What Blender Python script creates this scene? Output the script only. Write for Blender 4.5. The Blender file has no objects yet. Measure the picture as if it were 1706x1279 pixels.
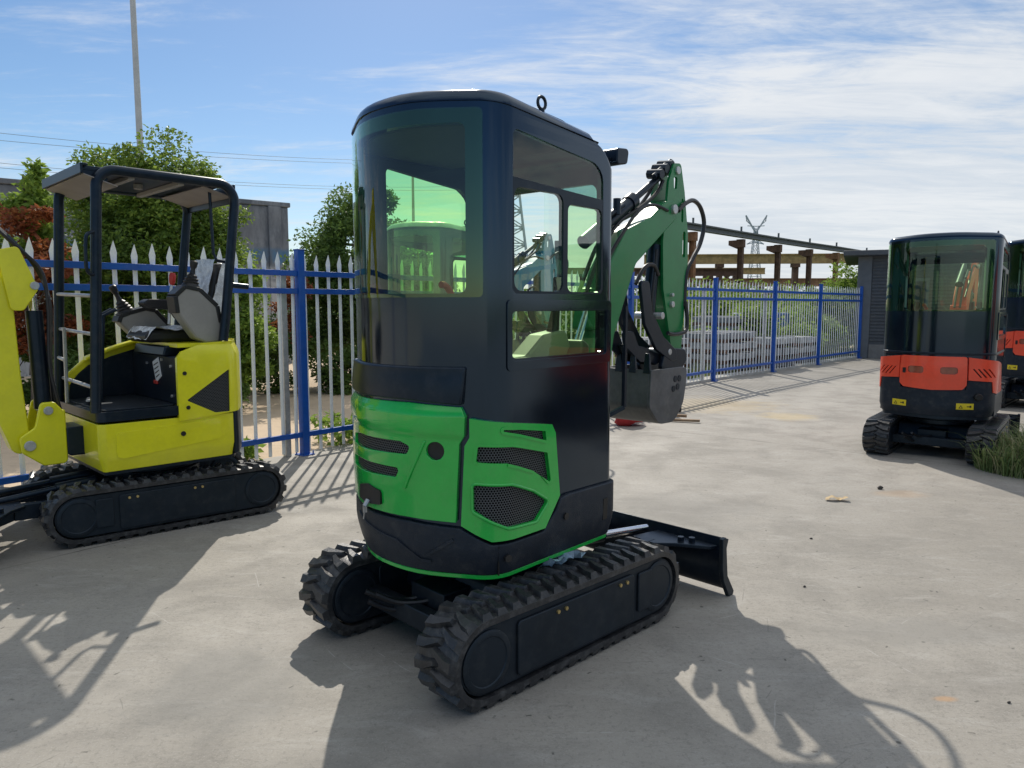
import bpy, bmesh, math, random
from math import radians as R, sin, cos, pi
from mathutils import Vector as V, Matrix as Mx
from mathutils.geometry import delaunay_2d_cdt
random.seed(7)
S = bpy.context.scene
COL = S.collection
# ------------------------------------------------------------------ node helper
class NT:
    def __init__(s, tree): s.t = tree; s.N = tree.nodes; s.L = tree.links
    def n(s, typ, ins=None, **props):
        nd = s.N.new(typ)
        for k, v in props.items(): setattr(nd, k, v)
        for k, v in (ins or {}).items():
            if hasattr(v, 'node'): s.L.new(v, nd.inputs[k])
            else: nd.inputs[k].default_value = v
        return nd
    def math(s, op, a, b=0.0, c=None):
        nd = s.N.new('ShaderNodeMath'); nd.operation = op
        for i, v in enumerate((a, b) if c is None else (a, b, c)):
            if hasattr(v, 'node'): s.L.new(v, nd.inputs[i])
            else: nd.inputs[i].default_value = v
        return nd.outputs[0]
    def mix(s, f, a, b, mode='MIX'):
        nd = s.N.new('ShaderNodeMix'); nd.data_type = 'RGBA'; nd.blend_type = mode
        for i, v in ((0, f), (6, a), (7, b)):
            if hasattr(v, 'node'): s.L.new(v, nd.inputs[i])
            else: nd.inputs[i].default_value = v if i == 0 else (tuple(v) + (1,))[:4]
        return nd.outputs[2]
    def noise(s, vec, scale, detail=4, rough=.55, dist=0):
        return s.n('ShaderNodeTexNoise', {'Vector': vec, 'Scale': scale, 'Detail': detail, 'Roughness': rough, 'Distortion': dist}).outputs['Fac']
    def ramp(s, f, a, b, c0=0.0, c1=1.0):
        nd = s.n('ShaderNodeMapRange', {0: f, 1: a, 2: b, 3: c0, 4: c1}); nd.interpolation_type = 'SMOOTHSTEP'
        return nd.outputs[0]
    def scale(s, vec, sc, rot=(0, 0, 0), loc=(0, 0, 0)):
        return s.n('ShaderNodeMapping', {'Vector': vec, 'Scale': sc, 'Rotation': rot, 'Location': loc}).outputs[0]
    def bump(s, h, strength, dist=.01):
        return s.n('ShaderNodeBump', {'Height': h, 'Strength': strength, 'Distance': dist}).outputs[0]

def newmat(name):
    m = bpy.data.materials.new(name); m.use_nodes = True
    nt = NT(m.node_tree); b = nt.N['Principled BSDF']
    return m, nt, b
def setb(nt, b, **kw):
    for k, v in kw.items():
        if k == 'tint': b.inputs['Specular Tint'].default_value = tuple(v) + (1,); continue
        k = {'color': 'Base Color', 'rough': 'Roughness', 'metal': 'Metallic', 'coat': 'Coat Weight', 'coatr': 'Coat Roughness', 'normal': 'Normal', 'spec': 'Specular IOR Level'}[k]
        if hasattr(v, 'node'): nt.L.new(v, b.inputs[k])
        else: b.inputs[k].default_value = (tuple(v) + (1,)) if k == 'Base Color' else v
def objco(nt): return nt.n('ShaderNodeTexCoord').outputs['Object']
def mat(name, col, rough=.4, metal=0, coat=0, var=.12, vs=6.0, dust=0.0, dustcol=(.3, .27, .22), bump=0, bs=60, rv=.08, spec=.5, wave=0, tint=(1, 1, 1)):
    m, nt, b = newmat(name); c = objco(nt)
    n1 = nt.noise(c, vs, 6); n2 = nt.noise(c, vs * 7, 3)
    f = nt.ramp(nt.math('ADD', nt.math('MULTIPLY', n1, .7), nt.math('MULTIPLY', n2, .3)), .35, .65)
    a = tuple(x * (1 - var) for x in col); d = tuple(min(1, x * (1 + var)) for x in col)
    cc = nt.mix(f, a, d)
    if dust:
        dn = nt.ramp(nt.noise(c, vs * 2.3, 8, .7), .45, .75, 0, dust)
        cc = nt.mix(dn, cc, dustcol)
        rr = nt.math('ADD', nt.math('MULTIPLY', dn, .5), rough)
    else: rr = nt.math('ADD', nt.math('MULTIPLY', n2, rv * 2), rough - rv)
    setb(nt, b, color=cc, rough=rr, metal=metal, coat=coat, coatr=.04, spec=spec, tint=tint)
    h = None
    if bump: h = nt.bump(nt.noise(c, bs, 4), bump)
    if wave:
        nb = nt.n('ShaderNodeBump', {'Height': nt.noise(c, 3.0, 1), 'Strength': wave, 'Distance': .02})
        if h is not None: nt.L.new(h, nb.inputs['Normal'])
        h = nb.outputs[0]
    if h is not None:
        setb(nt, b, normal=h)
        if coat: nt.L.new(h, b.inputs['Coat Normal'])
    return m
def glassmat(name, tint, tint_far=None, refl=1.0):
    m, nt, b = newmat(name); nt.N.remove(b)
    tr = nt.n('ShaderNodeBsdfTransparent', {'Color': tint + (1,)})
    c = objco(nt)
    gl = nt.n('ShaderNodeBsdfGlossy', {'Color': (1, 1, 1, 1), 'Roughness': .0, 'Normal': nt.bump(nt.noise(c, 2.2, 2), .06, .02)})
    fr = nt.n('ShaderNodeFresnel', {'IOR': 1.52}).outputs[0]
    bf = nt.n('ShaderNodeNewGeometry').outputs['Backfacing']
    f = nt.math('MULTIPLY', nt.math('MULTIPLY', fr, refl), nt.math('SUBTRACT', 1, bf))
    mx = nt.n('ShaderNodeMixShader', {0: f, 1: tr.outputs[0], 2: gl.outputs[0]})
    nt.L.new(mx.outputs[0], nt.N['Material Output'].inputs[0]); return m
def meshmat(name, cell, hole, col, sx=0.0):
    """perforated sheet: rows of round holes, in metres of the sheet's own UV"""
    m, nt, b = newmat(name)
    uv = nt.n('ShaderNodeTexCoord').outputs['UV']
    sp = nt.n('ShaderNodeSeparateXYZ', {0: uv})
    u = nt.math('DIVIDE', sp.outputs[0], cell); v = nt.math('DIVIDE', sp.outputs[1], cell * 1.732)
    def cellf(du):
        fu = nt.math('SUBTRACT', nt.math('FRACT', nt.math('ADD', u, du)), .5)
        fv = nt.math('MULTIPLY', nt.math('SUBTRACT', nt.math('FRACT', nt.math('ADD', v, du)), .5), 1.732)
        return nt.math('SQRT', nt.math('ADD', nt.math('MULTIPLY', fu, fu), nt.math('MULTIPLY', fv, fv)))
    d = nt.math('MINIMUM', cellf(0.0), cellf(.5))
    k = nt.ramp(d, hole - .05, hole + .05)
    setb(nt, b, color=nt.mix(k, (.003, .003, .004), col), rough=.45, metal=0)
    nt.L.new(nt.math('MULTIPLY', k, .5), b.inputs['Specular IOR Level'])
    setb(nt, b, normal=nt.bump(k, .5, .003))
    return m

M = {}
M['green'] = mat('green_paint', (.008, .46, .055), .2, coat=.7, var=.06, dust=.06, wave=.05)
M['darkgreen'] = mat('dark_green_paint', (.007, .185, .052), .36, coat=.1, var=.08, dust=.02)
M['teal'] = mat('teal_paint', (.03, .22, .27), .3, coat=.4, var=.08, dust=.1)
M['paleteal'] = mat('pale_film', (.45, .62, .55), .35, var=.15, vs=9, bump=.5, bs=12)
M['yellow'] = mat('yellow_paint', (.80, .76, .014), .32, coat=.3, var=.05, dust=.05, wave=.04)
M['red'] = mat('orange_red_paint', (.92, .085, .035), .34, coat=.3, var=.06, dust=.05, wave=.05)
M['black'] = mat('black_gloss_paint', (.0035, .006, .012), .12, var=.15, dust=.006, wave=.06, rv=.04, spec=.95, tint=(.50, .73, 1))  # bluish sky sheen and haze put into the specular tint
M['plastic'] = mat('black_textured_plastic', (.013, .017, .026), .48, spec=.4, tint=(.7, .85, 1), var=.12, dust=.10, bump=.25, bs=220)
M['metal'] = mat('black_painted_steel', (.007, .011, .019), .33, var=.2, dust=.05, spec=.4, tint=(.6, .8, 1), wave=.03)
M['frame'] = mat('dusty_black_steel', (.011, .014, .019), .45, var=.2, dust=.11, spec=.4, tint=(.6, .8, 1), dustcol=(.16, .15, .13))
M['rubber'] = mat('black_rubber', (.024, .025, .028), .36, var=.25, vs=12, dust=.5, dustcol=(.15, .145, .14), bump=.15, bs=90)
M['hose'] = mat('hose_rubber', (.014, .014, .016), .42, var=.1)
M['chrome'] = mat('chrome_rod', (.75, .75, .77), .12, metal=1, var=.03)
M['bucket'] = mat('worn_grey_steel', (.085, .088, .095), .45, var=.25, dust=.2, vs=5)
M['brass'] = mat('zinc_yellow_bolt', (.55, .42, .18), .4, metal=.8, var=.15)
M['zinc'] = mat('zinc_steel', (.5, .51, .52), .4, metal=.7, var=.15, vs=14)
M['grey'] = mat('warm_grey_plastic', (.30, .285, .26), .5, var=.06, dust=.05)
M['beige'] = mat('beige_primer', (.27, .24, .22), .5, var=.1)
M['seat'] = mat('black_vinyl', (.014, .014, .015), .45, var=.2)
M['film'] = mat('crumpled_clear_film', (.75, .77, .8), .22, var=.3, vs=18, bump=1.0, bs=22)
M['foil'] = mat('pale_blue_plastic_sheet', (.38, .52, .66), .25, var=.2, vs=12, bump=.8, bs=18)
M['blue'] = mat('blue_fence_paint', (.004, .085, .42), .38, coat=.15, var=.1, dust=.04)
M['picket'] = mat('pale_galvanised_picket', (.88, .90, .91), .4, var=.05, vs=9, dust=.08)
M['redcap'] = mat('red_plastic', (.55, .04, .03), .4, var=.1)
M['sticker'] = mat('yellow_sticker', (.8, .62, .02), .4, var=.04)
M['ink'] = mat('black_ink', (.01, .01, .01), .5, var=.05)
M['paper'] = mat('white_paper', (.72, .72, .7), .6, var=.06)
M['lampglass'] = mat('dull_lens', (.32, .10, .06), .15, coat=.5, var=.2)
M['grille'] = meshmat('perforated_black_sheet', .0115, .36, (.075, .08, .085))
M['glass'] = glassmat('green_tinted_glass', (.865, 1, .78), refl=1.35)
M['clearglass'] = glassmat('pale_green_glass', (.95, .992, .965), refl=1.8)
M['smoke'] = glassmat('dark_tinted_glass', (.45, .66, .60), refl=1.2)
M['liner'] = mat('dark_headliner', (.03, .035, .04), .7, var=.1)

# ------------------------------------------------------------------ mesh builder
def fillet(corners, n=8):
    out = []; N = len(corners)
    for i in range(N):
        p = corners[i - 1]; x, y, r = corners[i]; q = corners[(i + 1) % N]
        a = V((p[0] - x, p[1] - y)); b = V((q[0] - x, q[1] - y)); la, lb = a.length, b.length
        a.normalize(); b.normalize()
        ang = math.acos(max(-1, min(1, a.dot(b))))
        if r <= 0 or pi - ang < 1e-3: out.append((x, y)); continue
        t = min(r / math.tan(ang / 2), .49 * min(la, lb)); r = t * math.tan(ang / 2)
        bs = (a + b).normalized(); c = V((x, y)) + bs * (r / sin(ang / 2))
        s = V((x, y)) + a * t - c; e = V((x, y)) + b * t - c
        a0 = math.atan2(s.y, s.x); da = math.atan2(e.y, e.x) - a0
        while da > pi: da -= 2 * pi
        while da < -pi: da += 2 * pi
        k = max(2, int(n * abs(da) / 1.57) + 1)
        for j in range(k + 1): out.append((c.x + r * cos(a0 + da * j / k), c.y + r * sin(a0 + da * j / k)))
    return out
def rp(pts, r, n=5): return fillet([(p[0], p[1], p[2] if len(p) > 2 else r) for p in pts], n)
def rect(x0, y0, x1, y1, r=0, n=5): return rp([(x0, y0), (x1, y0), (x1, y1), (x0, y1)], r, n)

def finish(name, bm, m, parent=None, bevel=0, smooth=35, seg=2):
    me = bpy.data.meshes.new(name)
    bmesh.ops.recalc_face_normals(bm, faces=bm.faces[:]) if not getattr(bm, 'keepn', False) else None
    bm.to_mesh(me); bm.free()
    ms = m if isinstance(m, (list, tuple)) else [m]
    for x in ms: me.materials.append(M[x] if isinstance(x, str) else x)
    if smooth:
        me.shade_smooth() if hasattr(me, 'shade_smooth') else None
        for p in me.polygons: p.use_smooth = True
        try: me.set_sharp_from_angle(angle=R(smooth))
        except Exception: pass
    o = bpy.data.objects.new(name, me); COL.objects.link(o)
    if parent is not None: o.parent = parent
    if bevel:
        b = o.modifiers.new('bevel', 'BEVEL'); b.width = bevel; b.segments = seg; b.limit_method = 'ANGLE'; b.angle_limit = R(40)
        b.harden_normals = False
    return o
class MB:
    def __init__(s, T=None): s.bm = bmesh.new(); s.T = T or Mx.Identity(4); s.mi = 0
    def v(s, p): return s.bm.verts.new(s.T @ V(p))
    def f(s, vs):
        try:
            f = s.bm.faces.new(vs); f.material_index = s.mi; return f
        except ValueError: return None
    def box(s, a, b):
        x0, y0, z0 = a; x1, y1, z1 = b
        p = [s.v(q) for q in ((x0, y0, z0), (x1, y0, z0), (x1, y1, z0), (x0, y1, z0), (x0, y0, z1), (x1, y0, z1), (x1, y1, z1), (x0, y1, z1))]
        for q in ((3, 2, 1, 0), (4, 5, 6, 7), (0, 1, 5, 4), (1, 2, 6, 5), (2, 3, 7, 6), (3, 0, 4, 7)): s.f([p[i] for i in q])
        return s
    def hexa(s, lo, hi):
        a = [s.v(q) for q in lo]; b = [s.v(q) for q in hi]; n = len(a)
        s.f(a[::-1]); s.f(b)
        for i in range(n): s.f([a[i], a[(i + 1) % n], b[(i + 1) % n], b[i]])
        return s
    def prism(s, poly, a, b, ax='y'):
        """polygon (x,z) extruded in y (ax y), (x,y) in z (ax z), (y,z) in x (ax x)"""
        g = {'y': lambda p, t: (p[0], t, p[1]), 'z': lambda p, t: (p[0], p[1], t), 'x': lambda p, t: (t, p[0], p[1])}[ax]
        return s.hexa([g(p, a) for p in poly], [g(p, b) for p in poly])
    def bar(s, p, q, w, h=None, up=(0, 0, 1)):
        p, q = V(p), V(q); d = (q - p).normalized(); h = h or w
        u = V(up)
        if abs(d.dot(u)) > .95: u = V((1, 0, 0))
        sd = d.cross(u).normalized(); u = sd.cross(d)
        o = [sd * w / 2 + u * h / 2, -sd * w / 2 + u * h / 2, -sd * w / 2 - u * h / 2, sd * w / 2 - u * h / 2]
        return s.hexa([p + k for k in o], [q + k for k in o])
    def cyl(s, p, q, r, r2=None, n=20):
        p, q = V(p), V(q); d = (q - p).normalized(); r2 = r if r2 is None else r2
        sd = d.orthogonal().normalized(); u = d.cross(sd)
        k = [(sd * cos(2 * pi * i / n) + u * sin(2 * pi * i / n)) for i in range(n)]
        return s.hexa([p + x * r for x in k], [q + x * r2 for x in k])
    def tube(s, pts, r, n=10, sub=0):
        pts = [V(p) for p in pts]
        if sub:
            out = []
            for i in range(len(pts) - 1):
                p0 = pts[max(0, i - 1)]; p1 = pts[i]; p2 = pts[i + 1]; p3 = pts[min(len(pts) - 1, i + 2)]
                for j in range(sub):
                    t = j / sub
                    out.append(.5 * ((2 * p1) + (p2 - p0) * t + (2 * p0 - 5 * p1 + 4 * p2 - p3) * t * t + (3 * p1 - p0 - 3 * p2 + p3) * t ** 3))
            pts = out + [pts[-1]]
        rr = r if isinstance(r, (list, tuple)) else [r] * len(pts)
        if len(rr) != len(pts): rr = [rr[0] + (rr[-1] - rr[0]) * i / (len(pts) - 1) for i in range(len(pts))]
        rings = []; sd = None
        for i, p in enumerate(pts):
            d = (pts[min(i + 1, len(pts) - 1)] - pts[max(i - 1, 0)]).normalized()
            if sd is None: sd = d.orthogonal().normalized()
            sd = (sd - d * sd.dot(d)).normalized(); u = d.cross(sd)
            rings.append([s.v(p + (sd * cos(2 * pi * k / n) + u * sin(2 * pi * k / n)) * rr[i]) for k in range(n)])
        for a, b in zip(rings, rings[1:]):
            for k in range(n): s.f([a[k], a[(k + 1) % n], b[(k + 1) % n], b[k]])
        s.f(rings[0][::-1]); s.f(rings[-1]); return s
    def lathe(s, prof, c=(0, 0, 0), n=24, axis=(0, 0, 1)):
        A = V(axis).normalized(); sd = A.orthogonal().normalized(); u = A.cross(sd); c = V(c)
        rings = [[s.v(c + A * h + (sd * cos(2 * pi * k / n) + u * sin(2 * pi * k / n)) * r) for k in range(n)] for r, h in prof]
        for a, b in zip(rings, rings[1:]):
            for k in range(n): s.f([a[k], a[(k + 1) % n], b[(k + 1) % n], b[k]])
        s.f(rings[0][::-1]); s.f(rings[-1]); return s
    def build(s, name, m, parent=None, bevel=0, smooth=35, seg=2): return finish(name, s.bm, m, parent, bevel, smooth, seg)

def tag(o, label=None, cat=None, group=None, kind=None):
    for k, v in (('label', label), ('category', cat), ('group', group), ('kind', kind)):
        if v: o[k] = v
    return o
def empty(name, loc, rz, label, cat, group=None, sc=1):
    o = bpy.data.objects.new(name, None); COL.objects.link(o); o.location = loc; o.rotation_euler = (0, 0, rz); o.scale = (sc, sc, sc)
    o.empty_display_size = .1
    return tag(o, label, cat, group)
KIDS = {}
def copy_tree(o, parent=None):
    c = o.copy(); COL.objects.link(c)
    if parent is not None: c.parent = parent
    for ch in list(o.children): copy_tree(ch, c)
    return c

# ------------------------------------------------------------------ rounded machine hull: patches given in (u along the outline, z)
class Hull:
    def __init__(s, corners, n=8, front=None):
        s.p = fillet(corners, n); s.p.append(s.p[0]); s.u = [0]; s.front = front
        for a, b in zip(s.p, s.p[1:]): s.u.append(s.u[-1] + math.dist(a, b))
        s.len = s.u[-1]
        k = len(s.p) - 1; s.nr = []
        for i in range(k):
            a = V(s.p[i - 1 if i else k - 1]); b = V(s.p[(i + 1) % k]); d = (b - a).normalized(); s.nr.append(V((-d.y, d.x)))
        s.nr.append(s.nr[0])
    def at(s, u, z, off):
        w = u % s.len if not (abs(u - s.len) < 1e-9) else s.len
        i = 0
        while i < len(s.u) - 2 and s.u[i + 1] < w: i += 1
        k = (w - s.u[i]) / max(1e-9, s.u[i + 1] - s.u[i])
        p = V(s.p[i]).lerp(V(s.p[i + 1]), k); n = s.nr[i].lerp(s.nr[i + 1], k).normalized()
        p = p + n * off; x = p.x
        zt = z
        if s.front:
            x0, z0, r = s.front
            if x > .1 and z > z0:
                dz = min(z - z0, r * .999); red = r - math.sqrt(r * r - dz * dz)
                x = .1 + (x - .1) * (1 - red / (x0 - .1))
            if z > 2.05:
                k = min(1, (z - 2.05) / .3); zt = z - .08 * (p.x + .40) * k * k
        return V((x, p.y, zt))
def inside(p, poly):
    r = False; n = len(poly); j = n - 1
    for i in range(n):
        a, b = poly[i], poly[j]
        if (a[1] > p[1]) != (b[1] > p[1]) and p[0] < (b[0] - a[0]) * (p[1] - a[1]) / (b[1] - a[1]) + a[0]: r = not r
        j = i
    return r
def skin(mb, H, outer, holes=(), off=0.0, th=.015, zl=(), prof=None):
    """solid shell patch on the hull: outer polygon with holes, in (u, z)"""
    prof = prof or (lambda u, z: 0.0)
    u0 = min(p[0] for p in outer); u1 = max(p[0] for p in outer); z0 = min(p[1] for p in outer); z1 = max(p[1] for p in outer)
    vs, es = [], []
    for pl in [outer] + list(holes):
        k = len(vs); vs += [V(p[:2]) for p in pl]; es += [(k + i, k + (i + 1) % len(pl)) for i in range(len(pl))]
    for base in (0, H.len):
        for u in H.u[:-1]:
            w = u + base
            if u0 + .002 < w < u1 - .002: k = len(vs); vs += [V((w, z0 - .01)), V((w, z1 + .01))]; es.append((k, k + 1))
    for z in zl:
        if z0 + .001 < z < z1 - .001: k = len(vs); vs += [V((u0 - .01, z)), V((u1 + .01, z))]; es.append((k, k + 1))
    ov, oe, of, *_ = delaunay_2d_cdt(vs, es, [], 0, 1e-5)
    tris = []
    for f in of:
        c = sum((ov[i] for i in f), V((0, 0))) / len(f)
        if inside(c, outer) and not any(inside(c, h) for h in holes): tris.append(f)
    uvl = mb.bm.loops.layers.uv.verify()
    used = {i for f in tris for i in f}; A, B = {}, {}
    for i in used:
        u, z = ov[i]; o = off + prof(u, z)
        A[i] = mb.v(H.at(u, z, o)); B[i] = mb.v(H.at(u, z, off - th))
    cnt = {}
    def face(vl, uvs):
        f = mb.f(vl)
        if f:
            for l, q in zip(f.loops, uvs): l[uvl].uv = q
    for f in tris:
        f = list(f)
        a = (ov[f[1]] - ov[f[0]]).cross(ov[f[2]] - ov[f[0]])
        if a > 0: f = f[::-1]          # outward is clockwise in (u,z)
        face([A[i] for i in f], [ov[i] for i in f]); face([B[i] for i in f[::-1]], [ov[i] for i in f[::-1]])
        for i, j in ((f[0], f[1]), (f[1], f[2]), (f[2], f[0])):
            if (j, i) in cnt: del cnt[(j, i)]
            else: cnt[(i, j)] = 1
    for i, j in cnt: face([A[j], A[i], B[i], B[j]], [ov[j], ov[i], ov[i], ov[j]])
    return mb
def patch(name, H, T, outer, m, parent, holes=(), off=0, th=.015, bevel=0, zl=(), prof=None):
    mb = MB(T); skin(mb, H, outer, holes, off, th, zl, prof)
    return mb.build(name, m, parent, bevel, smooth=40)

# ------------------------------------------------------------------ undercarriage
def track_points(L, r, n=14):
    """stadium loop (x,z): list of (point, tangent)"""
    out = []
    per = 2 * (2 * L) + 2 * pi * r
    def at(s):
        s %= per
        if s < 2 * L: return V((-L + s, 0, 2 * r)), V((1, 0, 0))
        s -= 2 * L
        if s < pi * r: a = s / r; return V((L + r * sin(a), 0, r + r * cos(a))), V((cos(a), 0, -sin(a)))
        s -= pi * r
        if s < 2 * L: return V((L - s, 0, 0)), V((-1, 0, 0))
        s -= 2 * L; a = s / r
        return V((-L - r * sin(a), 0, r - r * cos(a))), V((-cos(a), 0, sin(a)))
    return per, at
def make_track(parent, T, yc, side, W=.23, L=.56, z0=.022, r=.172):
    """side = +1 when the outer face is at +y"""
    per, at = track_points(L, r)
    mb = MB(T @ Mx.Translation((0, yc, z0)))
    N = 96; rows = []
    for i in range(N):
        p, t = at(per * i / N); n = V((-t.z, 0, t.x))
        rows.append([mb.v(p + V((0, y, 0)) - n * d) for y, d in ((-W / 2, 0.004), (-W / 2 + .012, 0), (W / 2 - .012, 0), (W / 2, 0.004), (W / 2, .03), (-W / 2, .03))])
    for i in range(N):
        a, b = rows[i], rows[(i + 1) % N]
        for k in range(6): mb.f([a[k], a[(k + 1) % 6], b[(k + 1) % 6], b[k]])
    NL = 42; rnd = random.Random(3)
    for i in range(NL):
        for sgn in (-1, 1):
            s0 = per * (i + (.5 if sgn > 0 else 0)) / NL
            hgt = .021
            def P(ds, y, h):
                p, t = at(s0 + ds); n = V((-t.z, 0, t.x)); return p + n * h + V((0, y, 0))
            yi, yo = sgn * -.018, sgn * (W / 2 - .001)
            # a slanted, stepped lug: wide towards the edge, narrow at the middle
            b = [P(-.030, yo, -.004), P(.026, yo, -.004), P(.030, sgn * W * .26, -.004), P(.048, yi, -.004), P(.012, yi, -.004), P(-.022, sgn * W * .26, -.004)]
            c = [P(-.020, yo - sgn * .010, hgt), P(.014, yo - sgn * .010, hgt), P(.017, sgn * W * .26, hgt), P(.034, yi + sgn * .012, hgt * .9), P(.020, yi + sgn * .012, hgt * .9), P(-.012, sgn * W * .26, hgt)]
            mb.hexa(b, c) if sgn > 0 else mb.hexa(b[::-1], c[::-1])
    tr = mb.build('track', 'rubber', parent, 0, smooth=30)
    # frame between the runs
    ri = r - .038
    def stad(x0, x1, rr, n=12):
        return [(x1 + rr * cos(a), r + rr * sin(a)) for a in [pi / 2 - pi * k / n for k in range(n + 1)]] + [(x0 + rr * cos(a), r + rr * sin(a)) for a in [-pi / 2 - pi * k / n for k in range(n + 1)]]
    mb = MB(T @ Mx.Translation((0, yc, z0)))
    mb.prism(stad(-L, L, ri), -W / 2 + .014, W / 2 - .014)
    mb.prism(rp([(-L + .12, r - .05), (-L + .30, r - .05), (-L + .30, r + ri - .02), (-L + .12, r + ri - .02)], .02), *sorted((-side * (W / 2 - .014), -side * (W / 2 - .006))))
    ys = side * (W / 2 - .014)
    a, b = sorted((ys, ys + side * .012))
    mb.prism(rp([(-.40, .055), (.36, .055), (.36, 2 * r - .06), (-.40, 2 * r - .06)], .02), a, b)
    
    mb.prism(rp([(.395, .085), (.50, .085), (.50, 2 * r - .07), (.395, 2 * r - .07)], .012), a, b)
    fr = mb.build('track_frame', 'frame', parent, .004)
    for x in (-L, L):
        for sg in (1, -1):
            y0 = sg * (W / 2 - .014)
            mb = MB(T @ Mx.Translation((0, yc, z0)))
            mb.lathe([(.124, 0), (.124, .006), (.116, .010), (.100, .010), (.096, .006), (.03, .006), (.0, .006)], (x, y0, r), 40, (0, sg, 0))
            mb.build('hub_cover', 'frame', fr, 0, 35)
    for x in (-.17, -.12, .25, .30):
        mb = MB(T @ Mx.Translation((0, yc, z0)))
        mb.cyl((x, ys, 2 * r - .085), (x, ys + side * .02, 2 * r - .085), .009, n=6)
        mb.build('bolt', 'brass', fr, 0, 0)
    # rollers that show under the frame
    mb = MB(T @ Mx.Translation((0, yc, z0)))
    for x in (-.36, -.12, .12, .36): mb.cyl((x, -W / 2 + .03, .066), (x, W / 2 - .03, .066), .042, n=18)
    mb.build('roller', 'frame', fr, 0)
    return tr, fr
def undercarriage(root, T, blade=True, half=.545, W=.23, L=.56, rod='chrome'):
    for sd in (1, -1):
        make_track(root, T, sd * (half - W / 2), sd, W, L)
    mb = MB(T)
    mb.prism(rp([(-.30, .17), (.30, .17), (.25, .33), (-.25, .33)], .03), -half + W + .0, half - W - .0)
    mb.box((-.42, -.12, .16), (.42, .12, .29)); mb.box((.36, -.28, .14), (.46, .28, .27))
    mb.box((-.50, -half + W - .01, .13), (-.44, half - W + .01, .22))
    mb.build('car_body', 'frame', root, .006)
    mb = MB(T); mb.lathe([(.27, .33), (.30, .34), (.30, .38), (.28, .385), (.28, .43), (.20, .43)], (0, 0, 0), 40); mb.build('slewing_ring', 'metal', root)
    for k, (y0, z) in enumerate(((.22, .26), (.20, .22), (.14, .27))):
        mb = MB(T); mb.tube([(-.60, y0, z), (-.50, y0 - .06, z - .05), (-.38, y0 - .16, z - .03), (-.25, .02, .3)], .012, 8, 8); mb.build('hydraulic_hose', 'hose', root)
    if blade:
        hw = half + .05
        mb = MB(T)
        prof = [(1.10, .32), (1.075, .25), (1.065, .17), (1.085, .09), (1.13, .03), (1.15, .03), (1.105, .10), (1.085, .17), (1.095, .245), (1.12, .315)]
        mb.prism(prof[:5] + prof[5:], -hw, hw)
        bl = mb.build('dozer_blade', 'metal', root, .003)
        for s in (-1, 1):
            mb = MB(T); mb.prism([(1.04, .33), (1.075, .335), (1.085, .24), (1.10, .12), (1.17, .02), (1.16, -.0), (1.12, .0), (1.06, .10), (1.045, .17)], s * hw - .012, s * hw + .012)
            mb.build('side_plate', 'frame', bl, .003)
        for s in (-1, 1):
            mb = MB(T); mb.bar((.40, s * .24, .22), (.92, s * .26, .235), .06, .10)
            mb.prism([(.88, s * .16), (.98, s * .18), (1.075, s * .20), (1.075, s * .58), (1.03, s * .56), (.94, s * .40), (.86, s * .32)][::s], .262, .282, 'z')
            mb.prism([(.86, .20), (1.075, .13), (1.075, .262), (.86, .262)], s * .25 - .012, s * .25 + .012)
            am = mb.build('blade_arm', 'metal', root, .004)
            for k in range(2):
                mb = MB(T); mb.cyl((1.0 + .03 * k, s * (.40 + .05 * k), .282), (1.0 + .03 * k, s * (.40 + .05 * k), .305), .018, n=6); mb.build('bolt', 'metal', am)
            mb = MB(T); mb.cyl((.42, s * .12, .345), (.66, s * .125, .325), .036); cy = mb.build('blade_cylinder', 'metal', root)
            mb = MB(T); mb.cyl((.66, s * .125, .325), (1.05, s * .135, .285), .021); mb.build('cylinder_rod', rod, cy)
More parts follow.
